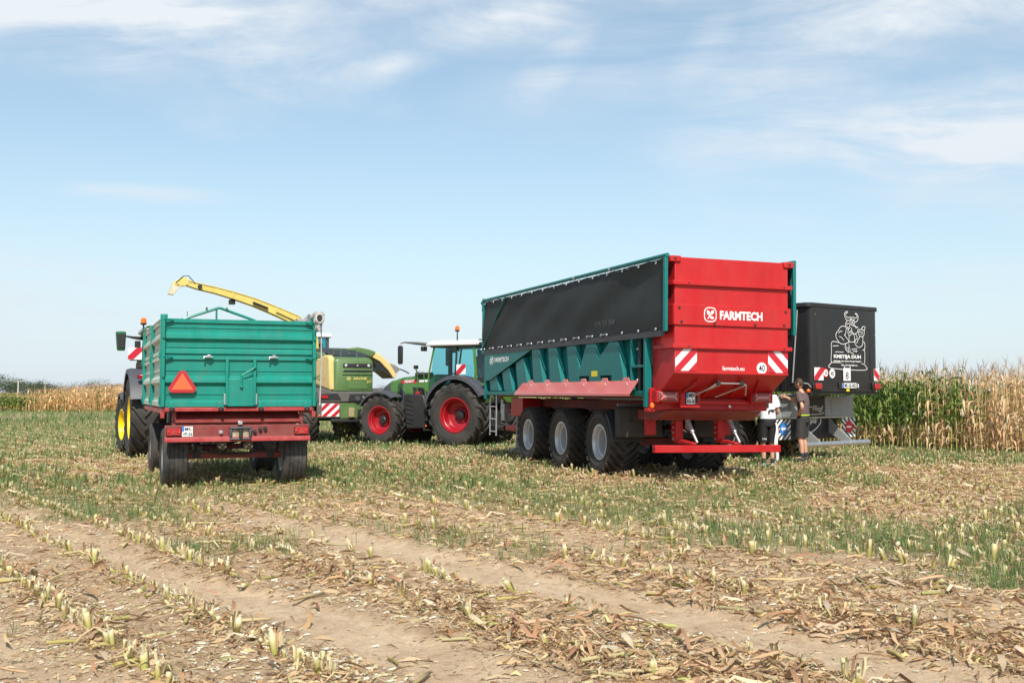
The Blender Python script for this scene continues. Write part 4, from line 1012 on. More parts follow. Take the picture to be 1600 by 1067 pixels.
def red_trailer():
    t = thing('push_off_trailer', 'tall three axle silage trailer with red tailgate, teal body and black side tarp', 'trailer', (3.662, 18.508, 0), .341); t.rotation_euler.y = .013
    F0, R0 = 9.62, .78           # front and rear of the teal body
    for s in (-1, 1):
        X = lambda a, b: (min(s*a, s*b), max(s*a, s*b))
        bx = lambda mb, xa, xb, *r: mb.box(*X(xa, xb), *r)
        # wall sheet behind the ribs
        w = bx(MB(), 1.03, 1.06, R0, F0, 1.56, 2.50).build('side_wall', TEAL2, t)
        def rib(poly, d0=1.062, d1=1.19, name='side_rib'):
            MB().prism(poly, 'x', *X(d0, d1)).build(name, TEAL2, w, .008)
        zt, zb = 2.455, 1.56
        rib([(9.30, 1.80), (9.22, zb), (8.56, zb), (8.80, 1.93)])
        rib([(8.38, 1.985), (8.20, zb), (7.66, zb), (7.86, 2.10)])
        rib([(7.43, 2.18), (7.24, zb), (6.56, zb), (6.93, 2.30)])
        rib([(6.40, zt), (6.22, zb), (5.62, zb), (5.97, zt)])
        rib([(5.42, zt), (5.24, zb), (4.58, zb), (4.98, zt)])
        rib([(4.38, zt), (4.20, zb), (3.74, 1.70), (3.72, 1.98), (3.96, zt)])
        rib([(3.38, zt), (2.95, zt), (2.83, 2.155), (2.36, 2.42), (2.36, zt), (1.95, zt), (1.60, zb), (2.21, zb), (2.21, 1.835), (2.72, 1.835), (2.72, 1.70), (3.24, 1.70), (3.24, 1.835), (3.715, 1.835), (3.715, 1.965)], name='rib_plate')
        # front panel with its slanted edge, over the front ribs
        fp = MB().prism([(9.53, zt), (9.53, 1.80), (9.20, 1.815), (6.44, 2.435), (6.44, zt)], 'x', *X(1.193, 1.222)).build('front_panel', TEAL2, w, .004)
        if s < 0:
            logo_leaf(fp, (-1.2225, 9.20, 2.185), .26, .20, LEFT, WTXT)
            text('FARMTECH', 't', WTXT, fp, 1.0, .115, (-1.2225, 8.84, 2.235), *LEFT, bold=.03)
            decal([[(0, 0), (.27, 0), (.27, .105), (0, .105)]], 'yellow_sticker', YLAB, w, (-1.191, 3.12, 1.825), LEFT)
            decal([[(0, 0), (.10, 0), (.10, .13), (0, .13)]], 'yellow_sticker', YLAB, w, (-1.112, .96, 1.82), LEFT)
        bx(MB(), 1.062, 1.20, R0+.06, F0-.10, 1.455, 1.545).build('bottom_beam', TEAL2, t, .012)
        bx(MB(), 1.06, 1.225, F0-.085, F0, 1.36, 2.46).build('front_post', TEAL2, t, .012)
        bx(MB(), 1.10, 1.225, R0-.03, R0+.055, 1.27, 2.46).build('rear_post', TEAL2, t, .012)
        bx(MB(), 1.062, 1.20, 1.355, 1.41, 1.55, 2.45).build('bay_post', TEAL2, t, .01)
        bx(MB(), 1.062, 1.20, .84, 1.35, 1.955, 2.0).build('bay_shelf', TEAL2, t, .01)
        rm = MB().tube([(s*1.12, 1.16, 1.56), (s*1.12, 1.16, 2.44)], .045, 12).build('vertical_ram', BLK, t)
        for z in (1.74, 2.28): MB().sphere((s*1.17, 1.17, z), .022, 6).build('bolt', GALV, rm)
        FW = 1.50 if s < 0 else 1.33
        # sloping fender with tabs
        f = MB().prism([(s*1.185, 1.735), (s*FW, 1.735-.746*(FW-1.185)), (s*FW, 1.69-.746*(FW-1.185)), (s*(FW-.015), 1.69-.746*(FW-1.185)), (s*(FW-.015), 1.727-.746*(FW-1.185)), (s*1.185, 1.715)], 'y', .80, 6.64)
        f.v = [(x, y+.30*(1-(abs(x)-1.185)/.315)*(1 if True else 0), z) for x, y, z in f.v]
        fo = f.build('wheel_fender', FENDRED, t, .004)
        for y in (6.40, 5.42, 4.40, 3.48, 2.48, 1.56):
            MB().prism([(y-.16, 1.712), (y+.17, 1.712), (y+.10, 1.79), (y-.10, 1.79)], 'x', *X(1.192, 1.206)).build('tab', FENDRED, fo, .003)
            MB().sphere((s*1.28, y-.2, 1.672), .016, 5).build('bolt', GALV, fo)
        # tarp side: rails, posts, brace, cloth, webbing, eyelets
        MB().tube([(s*1.225, -.04, 3.79), (s*1.225, F0+.15, 3.79)], .036, 10).build('top_rail', TEAL2, t)
        MB().box(s*1.235-.03, s*1.235+.03, -.03, .045, 2.53, 3.76).build('tarp_post', TEAL2, t, .008)
        MB().box(s*1.225-.03, s*1.225+.03, F0+.06, F0+.14, 2.47, 3.84).build('tarp_post', TEAL2, t, .008)
        MB().tube([(s*1.245, 8.05, 3.74), (s*1.245, 9.68, 2.62)], .022, 8).build('diagonal_brace', TEAL2, t)
        MB().sphere((s*1.225, F0+.17, 3.74), .06, 7).cyl((s*1.225, F0+.17, 0), 'z', 3.52, 3.72, .03).build('roller_end', TEAL2, t)
        R = np.random.default_rng(3)
        def cloth(u, v, s=s):
            y = .05+u*(F0+.02); z = 2.53+v*1.232-.022*math.sin(PI*u)*v-.010*abs(math.sin(u*46))*v**4
            sag = .015*math.sin(u*19+v*3)+.020*math.sin(u*8.3-v*4+1)+.010*math.sin(u*31+v*9)+.018*math.sin((u*10+v*3.2)*1.3)*v*(1-v)*4
            return (s*(1.212+sag*min(1, 4*v*(1-v)+.15)), y, z)
        c = MB().grid(cloth, 90, 16)
        cl = c.build('side_tarp', MESHB, t, angle=180)
        MB().box(*X(1.228, 1.236), .04, F0+.03, 2.455, 2.555).build('tarp_webbing', BANDB, cl)
        e = MB(); k = 0
        for y in [.35+.66*i for i in range(15)]:
            for (z, r) in ((2.585, .021), (3.70, .021)):
                for dy in ((0, .26) if z < 3 and y > 2 else (0,)):
                    ring = [(z+0, r)]; yy = y+dy
                    e.lathe([(s*1.236, .011), (s*1.246, .013), (s*1.246, .024), (s*1.236, .026)], (0, yy, z), 'x', 10)
        for i in range(9): e.lathe([(s*1.238, .006), (s*1.246, .012), (s*1.238, .018)], (0, .012, 2.7+.12*i), 'x', 8)
        tag(e.build('eyelets', GALV, cl), kind='stuff')
        g = MB()
        for y in [2.33+.66*i for i in range(11)]: g.tube([(s*1.243, y, 2.60), (s*1.247, y+.13, 2.588), (s*1.243, y+.26, 2.605)], .0075, 5)
        for y in [1.0+.42*i for i in range(20)]: g.tube([(s*1.23, y, 3.705), (s*1.25, y+.14, 3.74), (s*1.24, y+.3, 3.77), (s*1.22, y+.36, 3.80)], .006, 5)
        tag(g.build('bungee_cords', mat('pale_cord', (.45, .46, .5), .6), cl), kind='stuff')
        for y in (2.2, 3.9): MB().lathe([(-.03, .045), (.03, .045)], (s*1.225, y, 3.79), 'y', 12, True).build('rail_clamp', GALV, t)
        if s < 0: text('FORTEX 3400', 't', GTXT, cl, .88, .10, (-1.236, 2.86, 2.755), *LEFT, bold=-.01)
        # wheels
        for k in range(3):
            wheel(t, s*.93, 2.73+1.91*k, .615, .60, .312, 'trailer', s, rimm=SILV, dish=-.14, spin=.37*k+.1*s)
        # rear mudguard and flap
        arc_fender(s*1.24, s*.62, 2.73, .60, .70, 128, 178, .02, .05, 8).build('mudguard', BLK, t)
        def flap(u, v, s=s): return (s*(.34+.93*u), 1.88-.05*math.sin(PI*u)-.04*v*v, .72+(1-v)*.56)
        fb = MB().grid(flap, 8, 6); fl = fb.build('mud_flap', mat('mud_flap_rubber', (.045, .043, .040), .7, var=.15, dirt=.35, dirtcol=(.12, .10, .08, 1)), t)
        so_ = fl.modifiers.new('thick', 'SOLIDIFY'); so_.thickness = .012
        for q in (.20, .70): MB().tube([(s*(.45+.75*q), 1.82, 1.20), (s*(.45+.75*q), 1.805, 1.02)], .012, 6).box(s*(.45+.75*q)-.04, s*(.45+.75*q)+.04, 1.79, 1.815, 1.0, 1.025).build('flap_clip', BLK, fl)
        decal([[(-.055, 0), (.055, 0), (0, .10)]], 'triangle_reflector', LENS, fl, (s*(1.17 if s > 0 else .98), 1.825, .735), REAR, .008)
        MB().box(*X(.62, 1.18), 1.93, 1.99, 1.27, 1.315).build('flap_bracket', GREYP, t, .004)
        # side chassis rails
        MB().box(s*.45-.07, s*.45+.07, .9, 9.4, 1.06, 1.38).build('chassis_rail', OXRED, t, .01)
        MB().box(*X(.55, 1.0), 7.45, 8.25, .98, 1.40).build('hydraulic_box', RED, t, .012)
        MB().prism([(9.3, 1.40), (8.4, 1.40), (8.6, .75), (9.1, .62)], 'x', *X(.30, .36)).build('drawbar_side', RED, t, .008)
    for k in range(3):
        y = 2.73+1.91*k; MB().box(-.75, .75, y-.07, y+.07, .53, .67).build('axle', OXRED, t, .01)
        for s in (-1, 1): MB().box(s*.45-.05, s*.45+.05, y-.55, y+.55, .82, .90).tube([(s*.45, y, .6), (s*.45, y, 1.08)], .06).build('suspension_arm', OXRED, t, .006)
    # front wall, floor, front gear
    MB().box(-1.06, 1.06, F0-.05, F0-.005, 1.46, 2.55).build('front_wall', TEAL2, t, .006)
    MB().box(-1.12, 1.12, F0+.05, F0+.075, 2.57, 3.70).build('front_screen', mat('pale_grey_screen', (.5, .52, .55), .5), t)
    MB().box(-1.02, 1.02, .8, F0-.06, 1.42, 1.455).build('floor_plate', OXRED, t)
    b = MB()
    for z in (.58, .88, 1.18): b.tube([(-1.12, 9.42, z), (-1.12, 8.95, z)], .016, 6)
    for y in (9.42, 8.95): b.tube([(-1.12, y, .48), (-1.12, y, 1.44)], .02, 6)
    b.build('ladder', GALV, t)
    vb = MB().box(-1.0, -.85, 8.75, 9.0, 1.0, 1.25).cyl((-.98, 8.8, 0), 'z', .85, 1.02, .07, 12).cyl((-.95, 8.98, 0), 'z', 1.24, 1.36, .05, 12).build('valve_block', GALV, t, .01)
    for k in range(6): MB().tube([(-.93+.01*k, 8.8+.03*k, 1.25), (-1.0+.02*k, 8.9+.05*k, 1.42-.02*k), (-.9+.03*k, 9.3, 1.30-.05*k), (-.4, 9.9, 1.1+.03*k)], .014, 6).build('hydraulic_hose', BLK if k % 2 else OXRED, t)
    MB().tube([(0, 9.0, .72), (0, 10.4, .62), (0, 11.35, .60)], [.13, .11, .06], 8).build('drawbar', RED, t)
    MB().tube([(-.35, 9.55, 1.35), (-.35, 9.55, .15)], .05).box(-.5, -.2, 9.42, 9.68, .10, .15).build('jack_leg', GREYP, t)
    # ---------------- red tailgate
    tg = MB().prism([(-.04, 3.77), (-.04, 1.845), (.60, 1.44), (.745, 1.44), (.745, 3.77)], 'x', -1.088, 1.088).build('tailgate', RED, t, .012)
    for (z0, z1, pr, yl, nm) in ((3.305, 3.372, .055, .55, 'tailgate_rib'), (2.645, 2.985, .035, .60, 'tailgate_band'), (2.255, 2.322, .055, .62, 'tailgate_rib')):
        rb = MB()
        rb.box(-1.088-pr, 1.088+pr, -.04-pr, -.0415, z0, z1)
        for s in (-1, 1): rb.box(min(s*1.0895, s*(1.088+pr)), max(s*1.0895, s*(1.088+pr)), -.0412, yl, z0, z1)
        o = rb.build(nm, RED, tg, .006)
        if nm == 'tailgate_band':
            for x, z in ((-1.02, .28), (1.02, .28), (-.98, .05), (.99, .05), (-.36, .035), (.42, .035)): MB().cyl((x, 0, z0+z), 'y', -.088, -.0755, .022, 10).build('bolt', BLK, o)
            e = logo_leaf(o, (-.56, -.0762, 2.705), .235, .245, REAR, WTXT)
            text('FARMTECH', 't', WTXT, o, .82, .148, (-.26, -.0755, 2.752), *REAR, bold=.035)
        else:
            for x in (-.85, .98): MB().cyl((x, 0, z0+.035), 'y', -.101, -.0955, .014, 8).build('bolt', BLK, o)
    for s in (-1, 1):
        cb = MB().box(s*1.09-.10, s*1.09+.10, -.075, .10, 3.685, 3.785).build('corner_block', RED, tg, .012)
        MB().cyl((s*1.10, 0, 3.735), 'y', -.085, -.0755, .022, 10).build('bolt', BLK, cb)
    MB().box(-1.085, 1.085, -.06, -.041, 1.842, 1.872).build('bottom_flange', RED, tg, .004)
    chevron(tg, (-1.075, -.0412, 1.885), .40, .365, 1, .30, REFLW, REFLR, slope=1.0); chevron(tg, (.695, -.0412, 1.885), .385, .365, -1, .30, REFLW, REFLR, slope=1.0)
    text('farmtech.eu', 't', WTXT, tg, .42, .072, (-.19, -.041, 1.905), *REAR, bold=.01)
    d = decal([disc((.57, 1.955), .098, 28)], 'speed_disc', WTXT, tg, (0, -.041, 0), REAR)
    text('40', 't', DTXT, d, .115, .115, (.512, -.0445, 1.898), *REAR, bold=.01)
    # under the tailgate: stiffeners and the silver linkage
    N_ = Vector((0, -.535, -.845))
    for x in (-.72, -.25, .30, .75):
        q = MB(); a0 = Vector((x*.8, .10, 1.745)); a1 = Vector((x, .52, 1.48)); off = N_*.022
        q.tube([a0+off, a1+off], .022, 4); q.build('stiffener', RED, tg)
    MB().tube([(-.46, .34, 1.50), (-.28, .12, 1.635), (-.22, .06, 1.69), (.26, .06, 1.69), (.34, .08, 1.66), (.45, .28, 1.50)], .014, 8).build('linkage_rod', GALV, tg)
    for x in (-.21, .24): MB().box(x-.03, x+.03, .02, .10, 1.66, 1.725).build('rod_clamp', BLK, tg, .006)
    for x in (-.55, -.05): MB().tube([(x+.4, .10, 1.665), (x, .44, 1.46)], .014, 6).build('link_arm', GALV, tg)
    # lower rear frame
    lf = MB().box(-1.12, 1.10, .62, .74, 1.225, 1.435).box(-1.02, 1.0, .55, .618, 1.33, 1.40).build('rear_crossbeam', RED, t, .012)
    for s, x0 in ((-1, -1.13), (1, .70)):
        br = MB().box(x0-.03, x0+.40, .44, .618, 1.36, 1.555).build('light_bracket', RED, t, .008)
        l = MB().box(x0, x0+.345, .41, .438, 1.385, 1.535).build('tail_light', mat('grey_lamp_frame', (.16, .13, .13), .4), br, .012)
        MB().box(x0+.014, x0+.331, .4, .4085, 1.397, 1.523).build('lens_panel', mat('dark_red_lens', (.30, .012, .018), .15, coat=.6), l, .004)
        MB().prism([(x0+.02, 1.52), (x0+.06, 1.475), (x0+.285, 1.475), (x0+.325, 1.52), (x0+.325, 1.40), (x0+.285, 1.445), (x0+.06, 1.445), (x0+.02, 1.40)], 'y', .388, .3985).build('lens', LENS, l)
        MB().tube([(x0+.025, .392, 1.517), (x0+.065, .392, 1.472), (x0+.28, .392, 1.472), (x0+.32, .392, 1.517)], .006, 5).tube([(x0+.025, .392, 1.403), (x0+.065, .392, 1.448), (x0+.28, .392, 1.448), (x0+.32, .392, 1.403)], .006, 5).build('light_strip', REFLW, l)
    pb = MB().box(-.72, -.34, .43, .50, 1.275, 1.56).build('plate_board', RED, t, .006)
    MB().box(-.625, -.445, .415, .428, 1.325, 1.545).build('plate_frame', BLK, pb, .006)
    plate(pb, (-.615, .4145, 1.335), .16, .195, ['MS-', 'RA-36'])
    MB().box(-.43, -.395, .41, .428, 1.37, 1.47).build('plate_lamp', BLK, pb, .005)
    MB().box(-1.23, -1.10, .60, .775, 1.20, 1.262).box(-1.19, -1.10, .62, .70, 1.265, 1.60).build('corner_bracket', RED, t, .008)
    MB().sphere((-1.18, .57, 1.30), .04, 6, (1, .6, 1.3)).build('side_marker', ORNG, t)
    MB().tube([(-1.10, .61, 1.58), (-1.16, .59, 1.48), (-1.14, .58, 1.36), (-1.17, .57, 1.31)], .010, 6).build('cable', BLK, t)
    MB().sphere((.30, .545, 1.30), .025, 6).build('cap', WHT, t)
    # folding underrun bumper
    for x in (-.42, .42):
        a = MB().prism([(1.02, 1.225), (1.20, 1.225), (1.20, .80), (1.12, .66), (1.02, .66)], 'x', x-.07, x+.07).prism([(1.02, .72), (.50, .675), (.50, .645), (1.02, .645)], 'x', x-.05, x+.05).build('bumper_arm', RED, t, .008)
        for z in (.72, .83, .92, 1.02): MB().cyl((x-.11*0-.085, 1.10, z), 'x', -.012, .012, .02, 8).build('bolt', GALV, a)
        sx = x+.12; r = MB().tube([(sx, .93, 1.03), (sx+.02, .80, .84)], .042, 12).build('ram', GALV, a)
        MB().tube([(sx+.02, .80, .84), (sx+.035, .66, .67)], .02, 8).sphere((sx, .94, 1.05), .05, 7).build('ram_rod', SILV, r)
    bp = MB().box(-1.22, 1.22, .37, .485, .515, .638).build('underrun_bar', RED, t, .008)
    MB().cyl((-1.223, .43, .578), 'x', -.002, .0, .03, 10).build('end_hole', BLK, bp)
    MB().prism([(.55, 1.22), (1.6, 1.22), (1.6, 1.05), (.9, 1.05)], 'x', -.95, .95).build('rear_subframe', OXRED, t, .01)
    for x in (-.85, .65): MB().box(x-.09, x+.09, 1.25, 1.35, .78, 1.05).build('hanger_plate', RED, t, .006)
    MB().tube([(-.15, 1.28, 1.05), (-.15, 1.28, .92), (-.10, 1.28, .87), (-.15, 1.28, .84), (-.21, 1.28, .88)], .016, 6).build('tow_hook', GALV, t)
    MB().cyl((-.3, 3.2, .80), 'x', -.25, .55, .16, 18).build('air_tank', BLK, t)
    return t
red_trailer()
# ------------------------------------------------------------------ black trailer of the contractor
BULL = [[(-0.04,3.25),(-0.06,3.31),(-0.04,3.35),(0.02,3.38),(0.07,3.37),(0.01,3.34),(-0.01,3.3),(0.02,3.26),(0.08,3.24),(0.17,3.26)],[(-0.04,3.25),(-0.01,3.21),(0.05,3.18),(0.13,3.18)],[(0.33,3.24),(0.39,3.25),(0.43,3.28),(0.41,3.32),(0.35,3.34),(0.4,3.35),(0.45,3.32),(0.47,3.26),(0.44,3.19),(0.37,3.15),(0.32,3.15)],[(0.17,3.26),(0.21,3.25),(0.28,3.26),(0.33,3.24)],[(0.05,3.18),(-0.01,3.11),(-0.02,3.05),(0.02,3.0),(0.07,2.98)],[(0.02,3.08),(0.08,3.11),(0.14,3.08),(0.13,3.03),(0.07,3.01),(0.03,3.04)],[(0.23,3.15),(0.22,3.12),(0.2,3.11),(0.17,3.11),(0.15,3.12),(0.15,3.15),(0.16,3.18),(0.18,3.2),(0.2,3.2),(0.22,3.18),(0.23,3.15)],[(0.32,3.14),(0.31,3.11),(0.3,3.1),(0.28,3.1),(0.26,3.11),(0.25,3.14),(0.26,3.16),(0.28,3.18),(0.3,3.18),(0.31,3.16),(0.32,3.14)],[(0.15,3.2),(0.19,3.22),(0.23,3.21)],[(0.26,3.2),(0.29,3.21),(0.33,3.19)],[(0.19,3.08),(0.29,3.06),(0.37,3.04),(0.44,3.04),(0.46,2.98),(0.42,2.91),(0.34,2.88),(0.26,2.9),(0.19,2.94),(0.14,2.92)],[(0.29,3.06),(0.32,3.08),(0.36,3.06)],[(0.37,3.02),(0.4,3.02)],[(0.18,3.02),(0.21,2.99),(0.22,2.95)],[(0.13,3.0),(0.08,2.96),(0.07,2.89),(0.12,2.83),(0.21,2.88),(0.19,2.95)],[(0.11,2.89),(0.13,2.92),(0.16,2.89)],[(-0.02,3.03),(-0.14,3.04),(-0.24,3.0),(-0.29,2.94),(-0.37,2.88),(-0.39,2.79),(-0.32,2.71),(-0.26,2.66),(-0.14,2.63),(-0.02,2.65),(0.1,2.68),(0.08,2.72),(0.01,2.78),(-0.07,2.85)],[(-0.29,2.88),(-0.22,2.92),(-0.15,2.92)],[(-0.26,2.8),(-0.18,2.78),(-0.1,2.72)],[(-0.0,2.99),(-0.02,2.88),(-0.07,2.83)],[(0.11,2.83),(0.1,2.69)],[(0.24,2.88),(0.32,2.82),(0.31,2.69)],[(0.35,2.88),(0.42,2.81),(0.41,2.76),(0.36,2.75),(0.33,2.67),(0.38,2.61),(0.49,2.57),(0.61,2.62),(0.64,2.7),(0.64,2.82)],[(0.53,2.82),(0.48,2.87),(0.5,2.96),(0.55,2.99),(0.65,2.98),(0.7,2.94),(0.68,2.85),(0.6,2.82),(0.53,2.83)],[(0.52,2.93),(0.62,2.93),(0.63,2.89)],[(0.55,2.88),(0.61,2.88)],[(0.62,2.99),(0.61,3.03),(0.67,3.06),(0.73,3.05),(0.72,3.0),(0.69,2.95)],[(0.53,2.82),(0.45,2.74),(0.4,2.66)],[(-0.02,2.64),(-0.05,2.55),(0.0,2.49),(0.07,2.45),(0.14,2.48),(0.12,2.55),(0.09,2.63)],[(0.01,2.58),(0.02,2.5)],[(0.07,2.57),(0.08,2.47)],[(-0.26,2.66),(-0.54,2.67),(-0.56,2.46),(-0.58,2.24),(-0.53,2.21),(-0.59,2.19),(-0.58,2.08),(0.7,2.05),(0.7,2.17),(0.58,2.2)],[(0.64,2.7),(0.71,2.68),(0.71,2.54),(0.63,2.51),(0.71,2.49),(0.7,2.21)],[(0.1,2.69),(0.31,2.69)],[(-0.51,2.58),(-0.3,2.59)],[(-0.42,2.45),(-0.12,2.45)],[(0.2,2.52),(0.41,2.54)],[(0.25,2.48),(0.41,2.49),(0.36,2.46)],[(0.15,2.45),(0.28,2.42)],[(0.27,2.15),(0.42,2.15)],[(-0.53,2.21),(-0.21,2.21)]]
def black_trailer():
    t = thing('black_trailer', 'black silage trailer with a white bull drawing on its tailgate beside the standing corn', 'trailer', (7.616, 25.081, -.03), .666)
    H, ZB, ZT, L = 1.265, 1.585, 3.46, 8.6
    # box body: rounded rear corners
    def sec(z, g=0):
        P = []; r = .14; h = H+g
        for cx, cy, a in ((-h+r, r, 180), (h-r, r, 270)):
            for k in range(6): q = RAD(a+18*k); P.append((cx+r*math.cos(q), cy+r*math.sin(q), z))
        return P + [(h, L, z), (-h, L, z)]
    b = MB().loft([sec(ZB), sec(ZT)]); body = b.build('box_body', BLKP, t)
    MB().loft([sec(ZT+.002, .075), sec(ZT+.10, .075)]).build('top_rim', DGREY if 0 else BLK, body, .015)
    # pressed swage lines on the tailgate and the side
    for x in (-.98, 1.02): MB().prism([(x-.10, ZB+.25), (x+.10, ZB+.25), (x+.07, ZT-.35), (x-.07, ZT-.35)], 'y', -.012, .02).build('swage', BLKP, body, .01)
    for k in range(9):
        y = .75+k*.9; MB().box(-H-.05, -H-.002, y-.06, y+.06, ZB+.02, ZT-.02).build('side_post', BLKP, body, .01)
    MB().tube([(-H-.03, .35, ZT-.05), (-H-.03, .50, ZB+.2)], .018, 6).build('corner_rod', GREYP, body)
    MB().box(-1.26, 1.26, .03, .16, 1.52, 1.583).build('bottom_rail', BLK, t, .01)
    o = (0, -.016, .03)
    lines = [smooth([(x, z) for x, z in l]) for l in BULL[:-8]]+[list(l) for l in BULL[-8:]]
    decal(strokes(lines, .0125), 'bull_drawing', WTXT, body, (0, -.0135, .03), REAR, .001)
    text('KMETIJA DUH', 't', WTXT, body, 1.03, .105, (-.48, -.014, 2.315), *REAR, bold=.035)
    text('SREDNJA VAS, GRAD PRI LJUTOMERU', 't', WTXT, body, 1.05, .038, (-.49, -.014, 2.25), *REAR, bold=.03)
    text('TEL.: 031 234 567', 't', WTXT, body, .50, .038, (-.21, -.014, 2.165), *REAR, bold=.03)
    chevron(body, (-1.20, -.014, 1.835), .33, .285, 1, .42, name='warning_board', slope=1.1); chevron(body, (1.06, -.014, 1.835), .19, .285, -1, .40, slope=1.2)
    r5 = decal([disc((-.785, 2.00), .10, 24)], 'speed_disc', RTXT, body, (0, -.014, 0), REAR)
    w5 = decal([disc((-.785, 2.00), .075, 24)], 'disc_face', WTXT, r5, (0, -.0185, 0), REAR, .002); text('50', 't', DTXT, r5, .075, .075, (-.822, -.0215, 1.963), *REAR)
    d4 = decal([disc((-.545, 1.99), .105, 24)], 'speed_disc', WTXT, body, (0, -.014, 0), REAR); text('40', 't', DTXT, d4, .12, .115, (-.605, -.0185, 1.933), *REAR)
    pp = decal([[(0, 0), (.27, 0), (.27, .29), (0, .29)]], 'number_sheet', WTXT, body, (-.135, -.018, 1.83), REAR, .006); text('8', 't', DTXT, pp, .115, .165, (-.06, -.0265, 1.865), *REAR, bold=.0)
    for x in (-.10, .11): MB().tube([(x, -.03, 2.11), (x, -.03, 2.15)], .008, 6).build('cable_tie', WTXT, pp)
    pl_ = MB().box(-.31, .37, -.035, -.012, 1.655, 1.80).build('plate_holder', BLK, body, .008)
    plate(pl_, (-.205, -.037, 1.665), .53, .115, ['MS GS-582'])
    MB().box(.40, .425, -.04, -.015, 1.67, 1.76).build('plate_lamp', WHT, pl_, .004)
    for x0 in (-1.25, .99):
        l = MB().box(x0-.02, x0+.29, -.05, -.012, 1.62, 1.79).build('tail_light', BLK, body, .015)
        MB().box(x0+.02, x0+.25, -.085, -.051, 1.64, 1.77).build('lens', LENS, l, .025)
    MB().box(-.03, .08, -.03, -.012, 1.588, 1.645).build('amber_reflector', YLAB, body, .004)
    MB().sphere((-1.33, .05, 1.60), .045, 7).build('side_marker', ORNG, t); MB().tube([(-1.46, .10, 1.77), (-1.36, .04, 1.76), (-1.30, .0, 1.68)], .014, 6).build('side_lamp_arm', GREYP, t)
    for x, z in ((-1.15, 3.3), (1.12, 2.9), (1.1, 1.8)): MB().cyl((x, 0, z), 'y', -.02, -.01, .012, 6).build('rivet', GALV, body)
    # grey chassis end
    Y = .82
    for xa, xb in ((-1.46, -.32), (.33, 1.44)): MB().box(xa, xb, Y, Y+.10, 1.0, 1.48).build('rear_crossmember', GREYP, t, .01)
    MB().box(-.318, .328, Y+.09, Y+.13, 1.0, 1.48).build('recess_plate', GREYP, t)
    nb = MB().box(-.305, .315, Y+.01, Y+.085, 1.005, 1.44).build('name_panel', BLK, t, .006)
    text('Fliegl', 't', GALV, nb, .40, .17, (-.14, Y+.009, 1.09), *REAR, bold=.01, shear=.25)
    decal(strokes([[(-.20+.16*math.cos(RAD(a))*1.0, 1.14+.09*math.sin(RAD(a))) for a in range(70, 300, 20)] + [(.03, 1.055), (.22, 1.065), (.30, 1.10)]], .022), 'swoosh', GALV, nb, (0, Y+.0095, 0), REAR, .001)
    for k in range(5): MB().cyl((.56, 0, 1.10+.07*k), 'y', Y-.01, Y+.005, .012, 6).build('bolt', BLK, t)
    fl = MB().box(-.98, .92, Y+.12, Y+.15, .48, .99).build('rubber_apron', BLK, t)
    text('Fliegl', 't', WTXT, fl, .40, .17, (-.16, Y+.1185, .74), (.93, 0, .36), (-.25, 0, .97), (0, -1, 0), bold=.01, shear=.2)
    decal(strokes([[(-.28, .62), (-.31, .68), (-.25, .755)], [(-.31, .66), (-.20, .62), (-.03, .64), (.14, .72), (.30, .84), (.32, .94)]], .026), 'swoosh', WTXT, fl, (0, Y+.119, 0), REAR, .001)
    MB().box(-1.48, 1.46, Y-.02, Y-.003, .965, .998).build('lower_lip', GALV, t, .004)
    for x0, dirn, ring in ((-1.52, 1, 0), (.95, -1, 1)):
        q = chevron(t, (x0, Y-.012, .50), .52 if ring == 0 else .52, .45, dirn, .155, DTXT, WTXT, name='striped_flap', slope=1.2)
        c = (x0+.27, .745)
        dd = decal([disc(c, .145, 26)], 'round_sign', RTXT if ring else BLUE, q, (0, Y-.024, 0), REAR, .003)
        if ring: decal([[(c[0]-.09, c[1]-.022), (c[0]+.09, c[1]-.022), (c[0]+.09, c[1]+.022), (c[0]-.09, c[1]+.022)]], 'white_bar', WTXT, dd, (0, Y-.0285, 0), REAR, .001)
        else: decal([[(c[0]-.10, c[1]), (c[0]-.04, c[1]+.06), (c[0]-.04, c[1]+.025), (c[0]+.09, c[1]+.025), (c[0]+.09, c[1]-.025), (c[0]-.04, c[1]-.025), (c[0]-.04, c[1]-.06)]], 'white_arrow', WTXT, dd, (0, Y-.0285, 0), REAR, .001)
        tx = x0+.06 if ring == 0 else x0+.46
        decal([[(tx-.06, .70), (tx+.06, .70), (tx, .81)]], 'triangle_reflector', LENS, q, (0, Y-.026, 0), REAR, .006)
    for x in (-.60, .60): MB().prism([(Y+.1, .98), (Y-.10, .78), (.28, .46), (.32, .33), (.44, .36), (Y+.1, .62)], 'x', x-.012, x+.012).build('bar_bracket', GREYP, t, .006)
    pb = MB().cyl((0, .35, .395), 'x', -1.30, 1.36, .060, 16).build('underrun_tube', GALV, t)
    for x in (-.60, .60): MB().lathe([(-.03, .070), (.03, .070)], (x, .35, .395), 'x', 16, True).build('tube_clamp', GALV, pb)
    # left tray and post that the man leans on
    MB().box(-1.40, -.85, .35, .80, 1.50, 1.535).build('side_tray', GREYP, t, .008); MB().box(-.80, -.68, .55, .66, 1.36, 1.72).build('grey_post', GREYP, t, .01)
    MB().box(-1.30, -.90, .55, 3.0, 1.0, 1.49).build('tool_box', GREYP, t, .01)
    for s in (-1, 1):
        MB().box(s*.5-.07, s*.5+.07, .95, 8.3, 1.0, 1.5).build('chassis_rail', GREYP, t, .01)
        for k in range(2): wheel(t, s*.92, 2.6+1.85*k, .60, .55, .30, 'trailer', s, rimm=GREYP, dish=-.14, spin=.5+k)
    for k in range(2): MB().box(-.7, .7, 2.53+1.85*k, 2.67+1.85*k, .5, .65).build('axle', BLK, t, .01)
